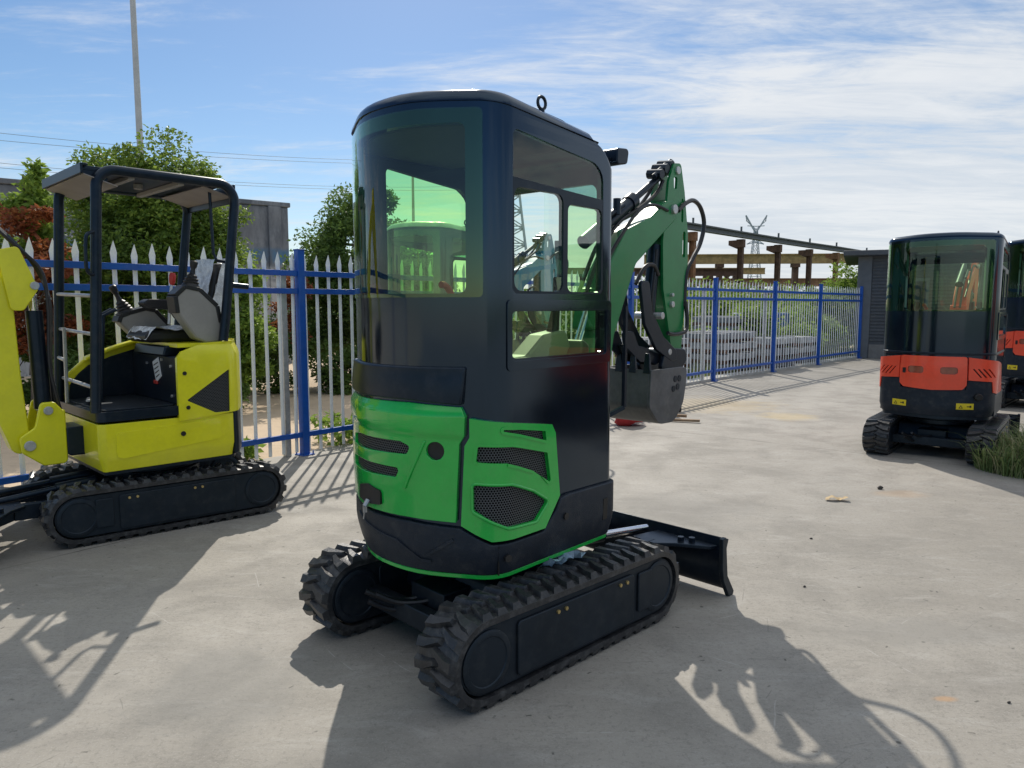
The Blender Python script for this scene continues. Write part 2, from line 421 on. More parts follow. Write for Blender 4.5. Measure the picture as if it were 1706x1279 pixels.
# ------------------------------------------------------------------ digging arm in the machine's own x-z plane
def pins(T, lst, parent):
    for x, z, w, r in lst:
        mb = MB(T); mb.cyl((x, -w, z), (x, w, z), r, n=16)
        mb.lathe([(r * .55, -w - .008), (r * .55, -w)], (x, 0, z), 6, (0, 1, 0)) if False else None
        mb.build('pivot_pin', 'zinc', parent, .003)
def dig_arm(root, T, m, m2=None, hoses=True):
    m2 = m2 or m
    mb = MB(T)
    mb.prism(rp([(.44, .50), (.66, .50), (.72, .56), (.72, .68), (.44, .70)], .03), -.12, .12)
    mb.build('swing_bracket', 'metal', root, .008)
    mb = MB(T)
    for s in (-1, 1): mb.prism(rp([(.56, .58), (.74, .54), (.85, .64), (.80, .80), (.66, .94), (.58, .88)], .04), s * .085 - .014, s * .085 + .014)
    mb.prism([(.56, .60), (.66, .60), (.66, .80), (.56, .80)], -.085, .085)
    yk = mb.build('boom_yoke', m, root, .006)
    pins(T, ((.78, .66, .115, .028), (.645, .875, .11, .024)), yk)
    # boom: box section, bent
    mb = MB(T)
    bp = rp([(.70, .66, .08), (.78, .58, .06), (.87, .64, .05), (1.02, 1.38, .12), (1.24, 1.80, .06), (1.50, 1.97, .05), (1.70, 2.10, .06), (1.69, 2.22, .06), (1.58, 2.20, .03), (1.40, 2.085, .1), (1.12, 1.985, .05), (.93, 1.74, .1), (.76, 1.15, .15)], .05)
    mb.prism(bp, -.065, .065)
    bo = mb.build('boom', m, root, .008)
    mb = MB(T); mb.prism(rp([(.80, 1.42), (.90, 1.40), (.95, 1.62), (.86, 1.66)], .02), -.078, .078); mb.build('boom_bracket', m, bo, .004)
    mb = MB(T); mb.cyl((.645, 0, .875), (.735, 0, 1.30), .042); mb.build('boom_cylinder', 'metal', root)
    mb = MB(T); mb.cyl((.735, 0, 1.30), (.86, 0, 1.55), .024); mb.build('cylinder_rod', 'chrome', root)
    mb = MB(T); mb.cyl((.80, 0, 1.90), (1.28, 0, 2.175), .040); mb.cyl((1.24, 0, 2.152), (1.29, 0, 2.181), .048); mb.build('arm_cylinder', 'metal', root)
    mb = MB(T); mb.cyl((1.28, 0, 2.175), (1.66, 0, 2.392), .021); mb.build('cylinder_rod', 'metal', root)
    mb = MB(T); mb.tube([(.86, -.05, 1.98), (1.0, -.05, 2.07), (1.12, -.05, 2.13)], .012, 8, 4); mb.cyl((1.05, -.05, 2.07), (1.05, -.05, 2.16), .022); mb.build('cylinder_pipe', 'metal', root)
    # stick
    sp = rp([(1.66, 2.44, .02), (1.745, 2.45, .03), (1.80, 2.28, .1), (1.855, 2.02, .1), (1.862, 1.80, .1), (1.80, 1.26, .03), (1.77, 1.20, .03), (1.70, 1.20, .03), (1.56, 1.66, .1), (1.545, 1.95, .1), (1.58, 2.16, .1), (1.60, 2.32, .05)], .04)
    mb = MB(T)
    mb.prism([(1.60, 1.64), (1.70, 1.25), (1.76, 1.25), (1.82, 1.80), (1.81, 2.0), (1.76, 2.24), (1.62, 2.10), (1.585, 1.95)], -.045, .045)
    st = mb.build('stick', m2, root, .008)
    # side plates of the stick with the cut-outs the photo shows
    def plate(y0, y1):
        pl = MB(T); holes = [rect(1.765, 2.085, 1.79, 2.17, .012), rect(1.79, 1.86, 1.825, 2.03, .017), rp([(1.665, 2.285), (1.70, 2.285), (1.705, 2.36), (1.66, 2.355)], .01), rect(1.765, 2.19, 1.783, 2.235, .008)]
        vs, es = [], []
        for q in [sp] + holes:
            k = len(vs); vs += [V(p) for p in q]; es += [(k + i, k + (i + 1) % len(q)) for i in range(len(q))]
        ov, oe, of, *_ = delaunay_2d_cdt(vs, es, [], 0, 1e-6); tris = []
        for f in of:
            c = sum((ov[i] for i in f), V((0, 0))) / 3
            if inside(c, sp) and not any(inside(c, h) for h in holes): tris.append(list(f))
        a = {}; b = {}
        for f in tris:
            for i in f:
                if i not in a: a[i] = pl.v((ov[i].x, y0, ov[i].y)); b[i] = pl.v((ov[i].x, y1, ov[i].y))
        cnt = {}
        for f in tris:
            pl.f([a[i] for i in f]); pl.f([b[i] for i in f[::-1]])
            for i, j in ((f[0], f[1]), (f[1], f[2]), (f[2], f[0])):
                if (j, i) in cnt: del cnt[(j, i)]
                else: cnt[(i, j)] = 1
        for i, j in cnt: pl.f([a[j], a[i], b[i], b[j]])
        return pl.build('side_plate', m2, st)
    plate(-.062, -.045); plate(.045, .062)
    pins(T, ((1.655, 2.155, .085, .03), (1.70, 2.40, .075, .025), (1.76, 1.25, .08, .024), (1.66, 1.56, .08, .02), (1.65, 1.62, .085, .012)), st)
    mb = MB(T)
    for (x, z) in ((1.54, 2.36), (1.60, 2.40), (1.66, 2.43)):
        mb.cyl((x, -.05, z), (x, .05, z + .01), .03, n=8); mb.cyl((x - .05, -.02, z - .02), (x + .03, -.02, z + .03), .018, n=8)
    mb.build('hydraulic_fitting', 'metal', st)
    # bucket cylinder, guard and linkage on the machine side of the stick
    mb = MB(T); mb.cyl((1.55, 0, 1.93), (1.49, 0, 1.50), .040); mb.build('bucket_cylinder', 'metal', st)
    mb = MB(T)
    for s in (-1, 1):
        mb.prism(rp([(1.24, 1.70), (1.34, 1.70), (1.38, 1.52), (1.52, 1.36), (1.68, 1.27), (1.70, 1.20), (1.62, 1.20), (1.44, 1.28), (1.30, 1.44)], .03), s * .085 - .012, s * .085 + .012)
        mb.prism(rp([(1.12, 1.40), (1.22, 1.40), (1.28, 1.31), (1.40, 1.29), (1.40, 1.20), (1.30, 1.21), (1.14, 1.31)], .02), s * .055 - .012, s * .055 + .012)
    mb.prism(rp([(1.20, 1.33), (1.55, 1.25), (1.60, 1.20), (1.50, 1.18), (1.24, 1.27)], .02), -.055, .055)
    mb.build('bucket_linkage', 'metal', st, .004)
    pins(T, ((1.50, 1.49, .10, .022), (1.60, 1.26, .10, .02)), st)
    # bucket: two side plates and a curved shell, curled with its mouth up
    bs = rp([(1.24, 1.17, 0), (1.225, .95, .05), (1.34, .835, .10), (1.52, .83, .12), (1.63, .94, .08), (1.66, 1.06, .03), (1.67, 1.16, .03), (1.60, 1.17, .02)], .05)
    mb = MB(T); hw = .175
    for s in (-1, 1): mb.prism(bs, s * hw - .008, s * hw + .008)
    bk = None
    shell = rp([(1.24, 1.17, 0), (1.225, .95, .05), (1.34, .835, .10), (1.52, .83, .12), (1.63, .94, .08), (1.66, 1.12, .0), (1.64, 1.12, 0), (1.612, .95, .08), (1.515, .848, .12), (1.345, .855, .1), (1.245, .955, .05), (1.26, 1.17, 0)], .05)
    mb.prism(shell, -hw + .008, hw - .008)
    bk = mb.build('bucket', 'bucket', root, .003)
    mb = MB(T)
    for s in (-1, 1): mb.prism(rp([(1.50, 1.16), (1.55, 1.27), (1.68, 1.28), (1.80, 1.27), (1.83, 1.20), (1.74, 1.12), (1.66, 1.07)], .03), s * .08 - .014, s * .08 + .014)
    mb.build('bucket_ear', 'metal', bk, .004)
    for y in (-.15, -.05, .05, .15):
        mb = MB(T); mb.hexa([(1.235, y - .025, 1.15), (1.265, y - .025, 1.15), (1.265, y + .025, 1.15), (1.235, y + .025, 1.15)], [(1.24, y - .014, 1.27), (1.252, y - .014, 1.27), (1.252, y + .014, 1.27), (1.24, y + .014, 1.27)])
        mb.build('tooth', 'metal', bk, .003)
    for s in (-1, 1):
        for (x, z) in ((1.52, 1.10), (1.55, 1.05), (1.50, 1.04), (1.57, 1.10)):
            mb = MB(T); mb.cyl((x, s * .18, z), (x, s * .187, z), .02, n=14); mb.build('bolt', 'metal', bk)
    if hoses:
        mb = MB(T); mb.tube([(1.70, -.075, 2.15), (1.78, -.075, 2.20), (1.90, -.07, 2.235), (2.02, -.06, 2.20), (2.075, -.06, 2.10), (2.03, -.06, 1.97), (1.93, -.06, 1.86), (1.85, -.06, 1.76), (1.83, -.06, 1.55)], .0145, 10, 8); mb.build('hydraulic_hose', 'hose', root)
        mb = MB(T); mb.tube([(1.83, -.07, 1.58), (1.84, -.08, 1.46), (1.80, -.09, 1.385), (1.66, -.09, 1.37), (1.58, -.09, 1.38)], .013, 10, 8); mb.build('hydraulic_hose', 'hose', root)
        mb = MB(T); mb.tube([(1.26, -.05, 1.68), (1.34, -.06, 1.78), (1.44, -.06, 1.80), (1.50, -.06, 1.74)], .012, 10, 8); mb.build('hydraulic_hose', 'hose', root)
        for k in range(2):
            mb = MB(T); mb.tube([(.80, .03 - .05 * k, 1.62), (.96, .03 - .05 * k, 1.88), (1.12, .03 - .05 * k, 2.02 + .015 * k), (1.34, .03 - .05 * k, 2.11 + .03 * k), (1.52, .04 - .06 * k, 2.24), (1.60, .04 - .06 * k, 2.33)], .012, 8, 6); mb.build('hydraulic_hose', 'hose', root)
        mb = MB(T); mb.tube([(1.52, -.03, 1.90), (1.47, -.05, 1.74), (1.44, -.05, 1.58), (1.47, -.04, 1.47)], .012, 8, 6); mb.build('hydraulic_hose', 'hose', root)
        mb = MB(T); mb.tube([(.90, -.05, 1.75), (1.05, -.06, 1.92), (1.25, -.06, 2.10), (1.42, -.06, 2.16), (1.58, -.07, 2.14)], .010, 8, 8); mb.build('hydraulic_hose', 'hose', root)

# ------------------------------------------------------------------ cab excavator
HC = [(.44, -.47, .06), (-.40, -.47, .16), (-.58, -.15, .5), (-.58, .15, .5), (-.40, .47, .12), (.44, .47, .06)]
H1 = Hull(HC, 10, front=(.44, 2.10, .27))
def T_house(off, ang): return Mx.Translation((off[0], off[1], 0)) @ Mx.Rotation(ang, 4, 'Z')
def hull_slab(name, H, T, z0, z1, m, parent, grow=0.0, bevel=0, xmin=-9, xmax=9):
    pts = []
    for i in range(len(H.p) - 1):
        p = V(H.p[i]) + H.nr[i] * grow; pts.append((max(xmin, min(xmax, p.x)), p.y))
    q = [pts[0]]
    for p in pts[1:]:
        if math.dist(p, q[-1]) > 1e-4: q.append(p)
    mb = MB(T); mb.prism(q[::-1], z0, z1, 'z'); return mb.build(name, m, parent, bevel)
def ring_roof(H, T, parent, m):
    mb = MB(T); rings = []; base = 2.34; r = .058
    def ring(ins, z):
        out = []
        for i in range(len(H.p) - 1):
            p = H.at(H.u[i], min(z, 2.36), 0); n = H.nr[i]
            x, y = p.x - n.x * ins, p.y - n.y * ins
            d = max(0, x - .05) ** 2 * .5
            out.append(mb.v((x, y, z - .08 * (x + .40) - d * (1 if z > base else 0))))
        return out
    for k in range(7):
        a = pi / 2 * k / 6
        rings.append(ring(-.006 + r * (1 - cos(a)), base + r * sin(a) * .95))
    rings.append(ring(.16, base + r + .002)); rings.append(ring(.30, base + r + .003))
    lo = ring(-.006 + .01, base - .002)
    rings = [lo] + rings
    for a, b in zip(rings, rings[1:]):
        for k in range(len(a)): mb.f([a[k], a[(k + 1) % len(a)], b[(k + 1) % len(a)], b[k]])
    mb.f(rings[-1]); mb.f(lo[::-1])
    return mb.build('cab_roof', m, parent, 0, 50)

def smooth01(t): t = max(0, min(1, t)); return t * t * (3 - 2 * t)
def cab_house(root, T, style, paint, plain=False, arm=True, armpaint=None, roofm='black'):
    H = H1; Ln = H.len
    # black shell with the window openings
    holes = [rp([(.15, 1.605, .03), (.785, 1.60, .03), (.78, 2.258, .03), (.16, 2.205, .09)], .03),
             rect(.13, 1.335, .787, 1.528, .025),
             rect(.985, 1.60, 1.66, 2.262, .03),
             rp([(2.045, .90), (2.62, .90), (2.62, 2.13, .09), (2.548, 2.185, .03), (2.045, 2.228, .03)], .05),
             rect(2.79, .88, 3.515, 2.14, .05)]
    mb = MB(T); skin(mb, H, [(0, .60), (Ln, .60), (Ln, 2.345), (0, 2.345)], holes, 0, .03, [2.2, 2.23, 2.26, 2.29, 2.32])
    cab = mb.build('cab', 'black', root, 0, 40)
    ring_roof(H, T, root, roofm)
    # glass
    G = lambda nm, poly, m, off, par=cab, th=.0022: patch(nm, H, T, poly, m, par, off=off, th=th)
    G('rear_window', rect(.915, 1.585, 1.90, 2.315, .02), 'glass', .005)
    G('side_window', rect(.12, 1.32, .80, 1.54, .02), 'glass', -.004)
    G('side_window', rp([(.15, 2.035), (.787, 2.045), (.78, 2.262, .03), (.16, 2.207, .09)], .01), 'smoke', -.006)
    G('side_window', rect(.15, 1.60, .575, 2.04, .01), 'clearglass' if style == 'green' else 'glass', -.006)
    G('side_window', rect(.15, 1.60, .44, 2.03, .01), 'glass', -.018)
    G('door_window', rp([(2.02, .88), (2.64, .88), (2.64, 2.15), (2.55, 2.20), (2.02, 2.24)], .03), 'glass', -.006)
    G('windscreen', rect(2.77, .86, 3.53, 2.155, .04), 'clearglass', -.006)
    patch('sash_frame', H, T, [(.145, 1.598), (.79, 1.595), (.79, 2.065), (.145, 2.035)], 'metal', cab,
          [rect(.165, 1.612, .42, 1.992, .03), rect(.452, 1.612, .772, 2.028, .04)], -.001, .026)
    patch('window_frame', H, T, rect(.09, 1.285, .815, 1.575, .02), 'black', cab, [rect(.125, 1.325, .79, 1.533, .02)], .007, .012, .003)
    # lining and inside
    hull_slab('headliner', H, T, 2.265, 2.28, 'liner', cab, -.05, 0, -9, .20)
    hull_slab('cab_floor', H, T, .70, .73, 'liner', root, -.035)
    mb = MB(T); mb.prism(rp([(-.46, .55), (-.03, .55), (-.03, 1.02), (-.12, 1.12), (-.46, 1.12)], .04), -.27, .27); mb.build('engine_cover', 'seat', root, .02)
    mb = MB(T); mb.prism(rp([(-.30, 1.12), (.12, 1.12), (.14, 1.20), (.08, 1.24), (-.28, 1.22)], .03), -.22, .22)
    st = mb.build('operator_seat', 'seat', root, .03)
    mb = MB(T); mb.prism(rp([(-.34, 1.16), (-.24, 1.16), (-.30, 1.56), (-.38, 1.57)], .03), -.21, .21); mb.build('backrest', 'seat', st, .03)
    for s in (-1, 1):
        mb = MB(T); mb.prism(rp([(-.28, 1.22), (.14, 1.22), (.24, 1.36), (.20, 1.44), (.04, 1.42), (-.08, 1.33), (-.28, 1.32)], .03), s * .30 - .05, s * .30 + .05)
        cn = mb.build('control_console', 'grey', root, .012)
        mb = MB(T); mb.tube([(.16, s * .30, 1.43), (.18, s * .30, 1.52), (.21, s * .29, 1.60)], [.03, .014], 10, 2); mb.cyl((.205, s * .29, 1.58), (.225, s * .285, 1.68), .022, .028, 12); mb.build('joystick', 'seat', cn)
    mb = MB(T); mb.tube([(.05, -.20, 1.22), (-.02, .02, 1.45), (-.05, .16, 1.60)], .008, 8); mb.build('safety_lever', 'zinc', root)
    mb = MB(T); mb.tube([(-.05, .16, 1.60), (-.06, .172, 1.63), (-.08, .18, 1.65), (-.105, .178, 1.652)], .017, 10, 4); mb.build('lever_grip', 'redcap', root)
    for y in (-.09, .09):
        mb = MB(T); mb.tube([(.28, y, .73), (.27, y, 1.20), (.20, y, 1.34)], .011, 8); mb.build('travel_lever', 'metal', root)
    mb = MB(T); mb.prism(rp([(.30, 1.0), (.40, 1.0), (.40, 1.36), (.34, 1.40)], .02), -.34, -.16); mb.build('display_pod', 'grey', root, .01)
    # roof furniture
    mb = MB(T); 
    for k in range(16):
        pass
    pts = [(-.04 + .0 * k, -.38 + .026 * sin(2 * pi * k / 16), 2.405 + .026 * cos(2 * pi * k / 16)) for k in range(17)]
    mb.tube([(-.04 + .026 * sin(2 * pi * k / 18), -.395, 2.412 + .026 * cos(2 * pi * k / 18)) for k in range(19)], .007, 8)
    mb.cyl((-.04, -.395, 2.345), (-.04, -.395, 2.386), .013, n=12); mb.cyl((-.04, -.395, 2.34), (-.04, -.395, 2.362), .022, n=6)
    mb.build('lifting_eye', 'metal', root)
    mb = MB(T); mb.prism(rp([(.47, 2.22), (.56, 2.235), (.575, 2.31), (.47, 2.30)], .02), -.44, -.34); mb.bar((.38, -.39, 2.24), (.48, -.39, 2.25), .03, .02)
    mb.build('work_lamp', 'metal', root, .006)
    mb = MB(T); mb.bar((.45, -.40, 1.0), (.53, -.46, 1.05), .02); mb.bar((.53, -.46, 1.05), (.53, -.46, 1.55), .018); mb.build('grab_rail', 'metal', root)
    # lower body
    if style == 'green':
        lo = lambda u, z: -.30 * max(0, .55 - z) ** 1.2 * 1.2
        top = [(0, .70), (.42, .705), (.483, .695), (.505, .655), (.60, .572), (.885, .572), (1.012, .638), (1.24, .650), (1.52, .645), (1.9, .64), (2.3, .70), (Ln, .70)]
        cw = patch('counterweight', H, T, [(Ln, .435), (0, .435)] + top, 'plastic', root, (), .020, .04, .006, [.47, .50, .53, .56], lo)
        strip = lambda pts: patch('moulded_ridge', H, T, pts, 'plastic', cw, (), .0255, .012, .003)
        def line(a, b, w=.013):
            d = V(b) - V(a); n = V((-d.y, d.x)).normalized() * w / 2
            return [tuple(V(a) + n), tuple(V(b) + n), tuple(V(b) - n), tuple(V(a) - n)]
        for a, b in (((1.66, .60), (1.40, .565)), ((1.40, .565), (1.302, .556)), ((1.302, .556), (1.188, .487)), ((1.188, .487), (1.14, .486)), ((1.16, .512), (1.04, .59))):
            mb = MB(T); skin(mb, H, line(a, b), (), .0265, .014, (), lo); mb.build('moulded_ridge', 'plastic', cw, .002)
        mb = MB(T); skin(mb, H, rect(.12, .525, .155, .63), (), .023, .012, (), lo); mb.build('slot', 'ink', cw)
        for u, z in ((.823, .51), (.449, .609)):
            mb = MB(T); p = H.at(u, z, .012); q = H.at(u, z, .028); mb.cyl(p, q, .016, n=16); mb.build('bolt', 'seat', cw)
        mb = MB(T); skin(mb, H, line((.859, .566), (.856, .437), .005), (), .0215, .012, (), lo); mb.build('panel_gap', 'ink', cw)
        hull_slab('belly_plate', H, T, .415, .434, 'green', root, -.012, .003)
        # upper rear band between glass and hood
        patch('rear_trim', H, T, [(1.0, 1.150), (1.23, 1.165), (1.9, 1.155), (2.0, 1.155), (2.0, 1.298), (.985, 1.305)], 'metal', root, (), .018, .03, .008, [1.2, 1.26, 1.28], lambda u, z: .010 * smooth01((1.30 - z) / .1) * (1 if z < 1.26 else .6))
        def hp(u, z):
            return .012 * smooth01((z - 1.005 - .02 * (u - 1)) / .03) - .02 * smooth01((z - 1.105) / .05) + .006 * sin(pi * smooth01((z - .65) / .4))
        g1 = rp([(1.74, .957), (1.59, .981), (1.275, .988), (1.225, .970), (1.241, .936), (1.74, .915)], .012, 3)
        g2 = rp([(1.74, .858), (1.605, .872), (1.275, .874), (1.297, .832), (1.39, .828), (1.74, .812)], .012, 3)
        fu = [(1.112 + .038 * cos(2 * pi * k / 24), .959 + .038 * sin(2 * pi * k / 24)) for k in range(24)]
        hd = patch('rear_hood', H, T, [(1.68, 1.146), (1.228, 1.154), (1.003, 1.142), (.984, 1.105), (.988, 1.025), (1.010, .992), (1.018, .838), (1.027, .663), (1.237, .669), (1.52, .662), (1.90, .655), (1.90, 1.14)], paint, root, [g1, g2, fu], .024, .03, .007, [.70, .76, .82, .88, .94, 1.0, 1.012, 1.024, 1.036, 1.06, 1.10, 1.115, 1.13], hp)
        for g in (g1, g2): patch('grille', H, T, [(p[0] + (.006 if p[0] > 1.5 else -.006), p[1] + (.006 if p[1] > (.94 if g is g1 else .85) else -.006)) for p in g], 'grille', hd, (), .014, .006)
        mb = MB(T)
        p = H.at(1.112, .959, 0); n = (H.at(1.112, .959, 1) - p).normalized(); mb.lathe([(.041, .006), (.040, .012), (.012, .010), (.0, .009)], p, 24, n); mb.build('port_cap', 'ink', hd)
        patch('latch', H, T, rp([(1.575, .752), (1.49, .772), (1.388, .757), (1.388, .696), (1.502, .683), (1.585, .690)], .012), 'seat', hd, (), .036, .012, .004)
        mb = MB(T); p = H.at(1.48, .70, .036); q = H.at(1.478, .675, .055); mb.cyl(p, q, .012, n=10); mb.bar(q, H.at(1.486, .645, .05), .018, .006); mb.tube([q, H.at(1.49, .63, .052), H.at(1.50, .612, .05)], .004, 6); mb.build('key', 'zinc', hd)
        for a, b in (((1.155, 1.0), (1.25, .79)),):
            mb = MB(T); skin(mb, H, line(a, b, .012), (), .031, .012, (), hp); mb.build('moulded_ridge', paint, hd, .004)
        gA = rp([(.892, 1.057), (.764, 1.043), (.606, 1.018), (.598, .975), (.764, 1.023)], .004, 3)
        gB = rp([(.934, .986), (.81, .978), (.592, .922), (.566, .784), (.682, .856), (.826, .910), (.941, .920)], .008, 3)
        gC = rp([(.952, .826), (.81, .814), (.682, .764), (.582, .705), (.66, .635), (.822, .642), (.883, .674), (.952, .718)], .012, 3)
        sp = patch('side_panel', H, T, [(.967, 1.098), (.80, 1.075), (.555, 1.040), (.530, 1.0), (.497, .715), (.598, .588), (.886, .588), (1.005, .652), (.996, .83), (.988, .985), (.967, 1.02)], paint, root, [gA, gB, gC], .026, .03, .008, [.64, .7, .76, .82, .88, .94, 1.0, 1.05])
        for g in (gA, gB, gC):
            c = sum((V(p) for p in g), V((0, 0))) / len(g)
            patch('grille', H, T, [tuple(c + (V(p) - c) * 1.04) for p in g], 'grille', sp, (), .012, .006)
            # raised lip round each opening
            gi = [tuple(c + (V(p) - c) * 1.0) for p in g]
            go = []
            for i, p in enumerate(g):
                a = V(g[i - 1]); b = V(g[(i + 1) % len(g)]); d = (b - a).normalized(); n = V((d.y, -d.x))
                if n.dot(V(p) - c) < 0: n = -n
                go.append(tuple(V(p) + n * .012))
            patch('moulded_lip', H, T, go, paint, sp, [g], .031, .01, .004)
    else:
        Ms = lambda pts: [(2.74 - u, z) for u, z in pts][::-1]
        lo = lambda u, z: -.25 * max(0, .56 - z)
        cw = patch('counterweight', H, T, [(.80, .475), (1.94, .475), (1.94, .86), (1.66, .86), (1.645, .76), (1.095, .76), (1.08, .86), (.80, .86)], 'plastic', root, (), .016, .04, .008, [.52, .56, .6], lo)
        patch('body_skirt', H, T, [(Ln, .475), (1.945, .475), (1.945, .74), (Ln, .74)], 'metal', root, (), .012, .03, .006)
        patch('body_skirt', H, T, [(.79, .475), (.0, .475), (.0, .70), (.79, .70)], 'metal', root, (), .012, .03, .006)
        hull_slab('belly_plate', H, T, .44, .474, 'metal', root, -.015)
        lamps = [rect(1.17, .925, 1.305, 1.0, .025), rect(2.74 - 1.305, .925, 2.74 - 1.17, 1.0, .025)]
        hd = patch('rear_hood', H, T, rp([(1.10, 1.11), (1.64, 1.11), (1.645, .81), (1.61, .77), (1.37, .752), (1.125, .765), (1.095, .81)], .02, 3), paint, root, lamps, .026, .03, .008, [.85, .9, 1.04, 1.08], lambda u, z: .008 * sin(pi * smooth01((z - .76) / .35)))
        for l in lamps: patch('rear_lamp', H, T, [(1.37 + (p[0] - 1.37), p[1]) for p in l], 'lampglass', hd, (), .022, .008)
        patch('latch', H, T, rect(1.585, .92, 1.615, .975, .008), 'seat', hd, (), .036, .012, .003)
        wing = [(1.085, 1.105), (.60, 1.035), (.54, 1.015), (.38, .71), (.80, .72), (.86, .735), (.875, .85), (1.08, .865)]
        for k, fn in ((0, lambda p: p), (1, Ms)):
            slats = []
            for j in range(4):
                a = 1.05 - .042 * j
                slats.append(fn([(a, .985), (a - .016, .985), (a - .085, .895), (a - .069, .895)]))
            wg = patch('side_hood', H, T, fn(wing), paint, root, slats, .024, .03, .008, [.9, .95, 1.0])
            for sl in slats: patch('vent', H, T, sl, 'ink', wg, (), .012, .006)
        for k, (a, b) in enumerate(((1.02, 1.165), (1.575, 1.72))):
            sk = patch('warning_sticker', H, T, rect(a, .555, b, .62), 'sticker', cw, (), .0185, .004, 0, (.56, .6), lo)
            w = b - a
            tri = [(b - .02, .567), (b - .055, .567), (b - .0375, .603)]
            tri2 = [(b - .028, .571), (b - .047, .571), (b - .0375, .594)]
            mb = MB(T); skin(mb, H, tri, [tri2], .0196, .002, (), lo)
            mb.build('warning_symbol', 'ink', sk)
            mb = MB(T); skin(mb, H, [(a + .020, .577), (a + .034, .577), (a + .034, .583), (a + .058, .583), (a + .058, .591), (a + .034, .591), (a + .034, .599), (a + .020, .599)], (), .0196, .002, (), lo); mb.build('hand_symbol', 'ink', sk)
        mb = MB(T); p = H.at(.99, .69, .015); q = H.at(.99, .69, .045); mb.cyl(p, q, .04, .034, 20); mb.build('fuel_cap', 'seat', cw, .004)
        hull_slab('cab_sill', H, T, 1.125, 1.15, 'metal', root, .006, .004)
    if arm: dig_arm(root, T, armpaint or paint, armpaint or paint)

GP = 'small excavators parked on the concrete yard'
def place(C, deg_t, deg_h, doff, style, paint, name, label, cat='excavator', sc=1.0, **k):
    root = empty(name, (C[0], C[1], 0), R(deg_t), label, cat, GP, sc)
    T = T_house(doff, R(deg_h - deg_t))
    undercarriage(root, Mx.Identity(4), half=.57 if style == 'green' else .545); cab_house(root, T, style, paint, **k)
    return root
# main machine: the house sits .10 m off the track centre line
Ct = (-.063 - .025 * .695, 3.476 + .025 * .719); dC = V((-.14 - Ct[0], 3.555 - Ct[1])); a = -R(44)
main = place(Ct, 44, 48, (dC.x * cos(a) - dC.y * sin(a), dC.x * sin(a) + dC.y * cos(a)), 'green', 'green', 'mini_excavator',
             'bright green and black cab excavator with mesh grilles, mid yard, dark green raised arm', armpaint='darkgreen')
mb = MB(); rnd = random.Random(5); n = 14; g = []
for i in range(n):
    g.append([mb.v((-.02 + .20 * i / (n - 1), -.42 + .16 * j / 5 + rnd.uniform(-.01, .01), .40 + .05 * math.sin(i * .9 + j) * .3 + rnd.uniform(0, .03) - .012 * j)) for j in range(6)])
for i in range(n - 1):
    for j in range(5): mb.f([g[i][j], g[i + 1][j], g[i + 1][j + 1], g[i][j + 1]])
pl = mb.build('plastic_sheet', 'foil', main, 0, 20)
teal = place((-.72, 7.8), 48, 48, (0, 0), 'teal', 'teal', 'mini_excavator', 'teal cab excavator with film-covered roof standing behind the bright green one, seen through its windows', roofm='paleteal', sc=.985)
red = place((4.62, 7.90), 52, 52, (0, 0), 'red', 'red', 'mini_excavator', 'orange-red cab excavator with two yellow warning stickers beside the tall grass', sc=.94)
red.scale = (1.08, 1.08, .945)
red2 = copy_tree(red); red2.location = (8.2, 11.4, 0); red2.rotation_euler = (0, 0, R(47)); red2.scale = (1.06,) * 3
red2['label'] = 'orange-red cab excavator cut off by the view edge, behind and beside the stickered one'

red3 = copy_tree(red); red3.scale = (1.0, 1.0, .95); red3.location = (6.1, 4.75, 0); red3.rotation_euler = (0, 0, R(50))
red3['label'] = 'orange-red cab excavator parked alone on the viewer side of the tall rough grass'

# ------------------------------------------------------------------ yellow open machine
HYC = [(.5, -.47, .05), (-.42, -.47, .16), (-.60, -.15, .5), (-.60, .15, .5), (-.42, .47, .12), (.5, .47, .05)]
HY = Hull(HYC, 10)
def uy(side, x):
    y = .47 * side
    for i in range(len(HY.u) - 1):
        p, q = HY.p[i], HY.p[i + 1]
        if p[1] * side > .2 and q[1] * side > .2 and abs(p[0] - q[0]) > 1e-6 and min(p[0], q[0]) - 1e-6 <= x <= max(p[0], q[0]) + 1e-6:
            return HY.u[i] + (x - p[0]) / (q[0] - p[0]) * (HY.u[i + 1] - HY.u[i])
    raise ValueError((side, x))
yel = empty('mini_excavator', (-2.65, 5.40, 0), R(220), 'yellow open excavator with a black canopy on posts beside the fence', 'excavator', GP)
TY = T_house((0, 0), R(5)); LnY = HY.len
undercarriage(yel, Mx.Identity(4), half=.515, W=.23, L=.60, rod='metal')
lo = lambda u, z: -.10 * max(0, .56 - z) / .1 * .25
b = patch('base_shell', HY, TY, [(uy(1, -.40), .462), (LnY + uy(-1, -.38), .462), (LnY + uy(-1, -.38), .795), (uy(1, -.40), .775)], 'yellow', yel, (), .0, .03, .012, [.5, .53, .56], lo)
patch('pressed_panel', HY, TY, rp([(uy(1, -.30), .60), (uy(1, .36), .545), (uy(1, .40), .56), (uy(1, .40), .72), (uy(1, -.02), .735), (uy(1, -.30), .75)], .02), 'yellow', b, (), .006, .01, .004)
patch('counterweight', HY, TY, [(uy(-1, -.375), .47), (uy(1, -.40) - .003, .47), (uy(1, -.40) - .003, .795), (uy(-1, -.375), .795)], 'metal', yel, (), .006, .04, .008)
hull_slab('belly_plate', HY, TY, .44, .462, 'metal', yel, -.03)
mb = MB(TY)
for k in range(4): mb.box((.501, -.285, .545 + .038 * k), (.5055, -.262, .57 + .038 * k))
mb.build('vent', 'ink', b)
dk = hull_slab('deck', HY, TY, .797, .862, 'metal', yel, .004, .004, -.02, 9)
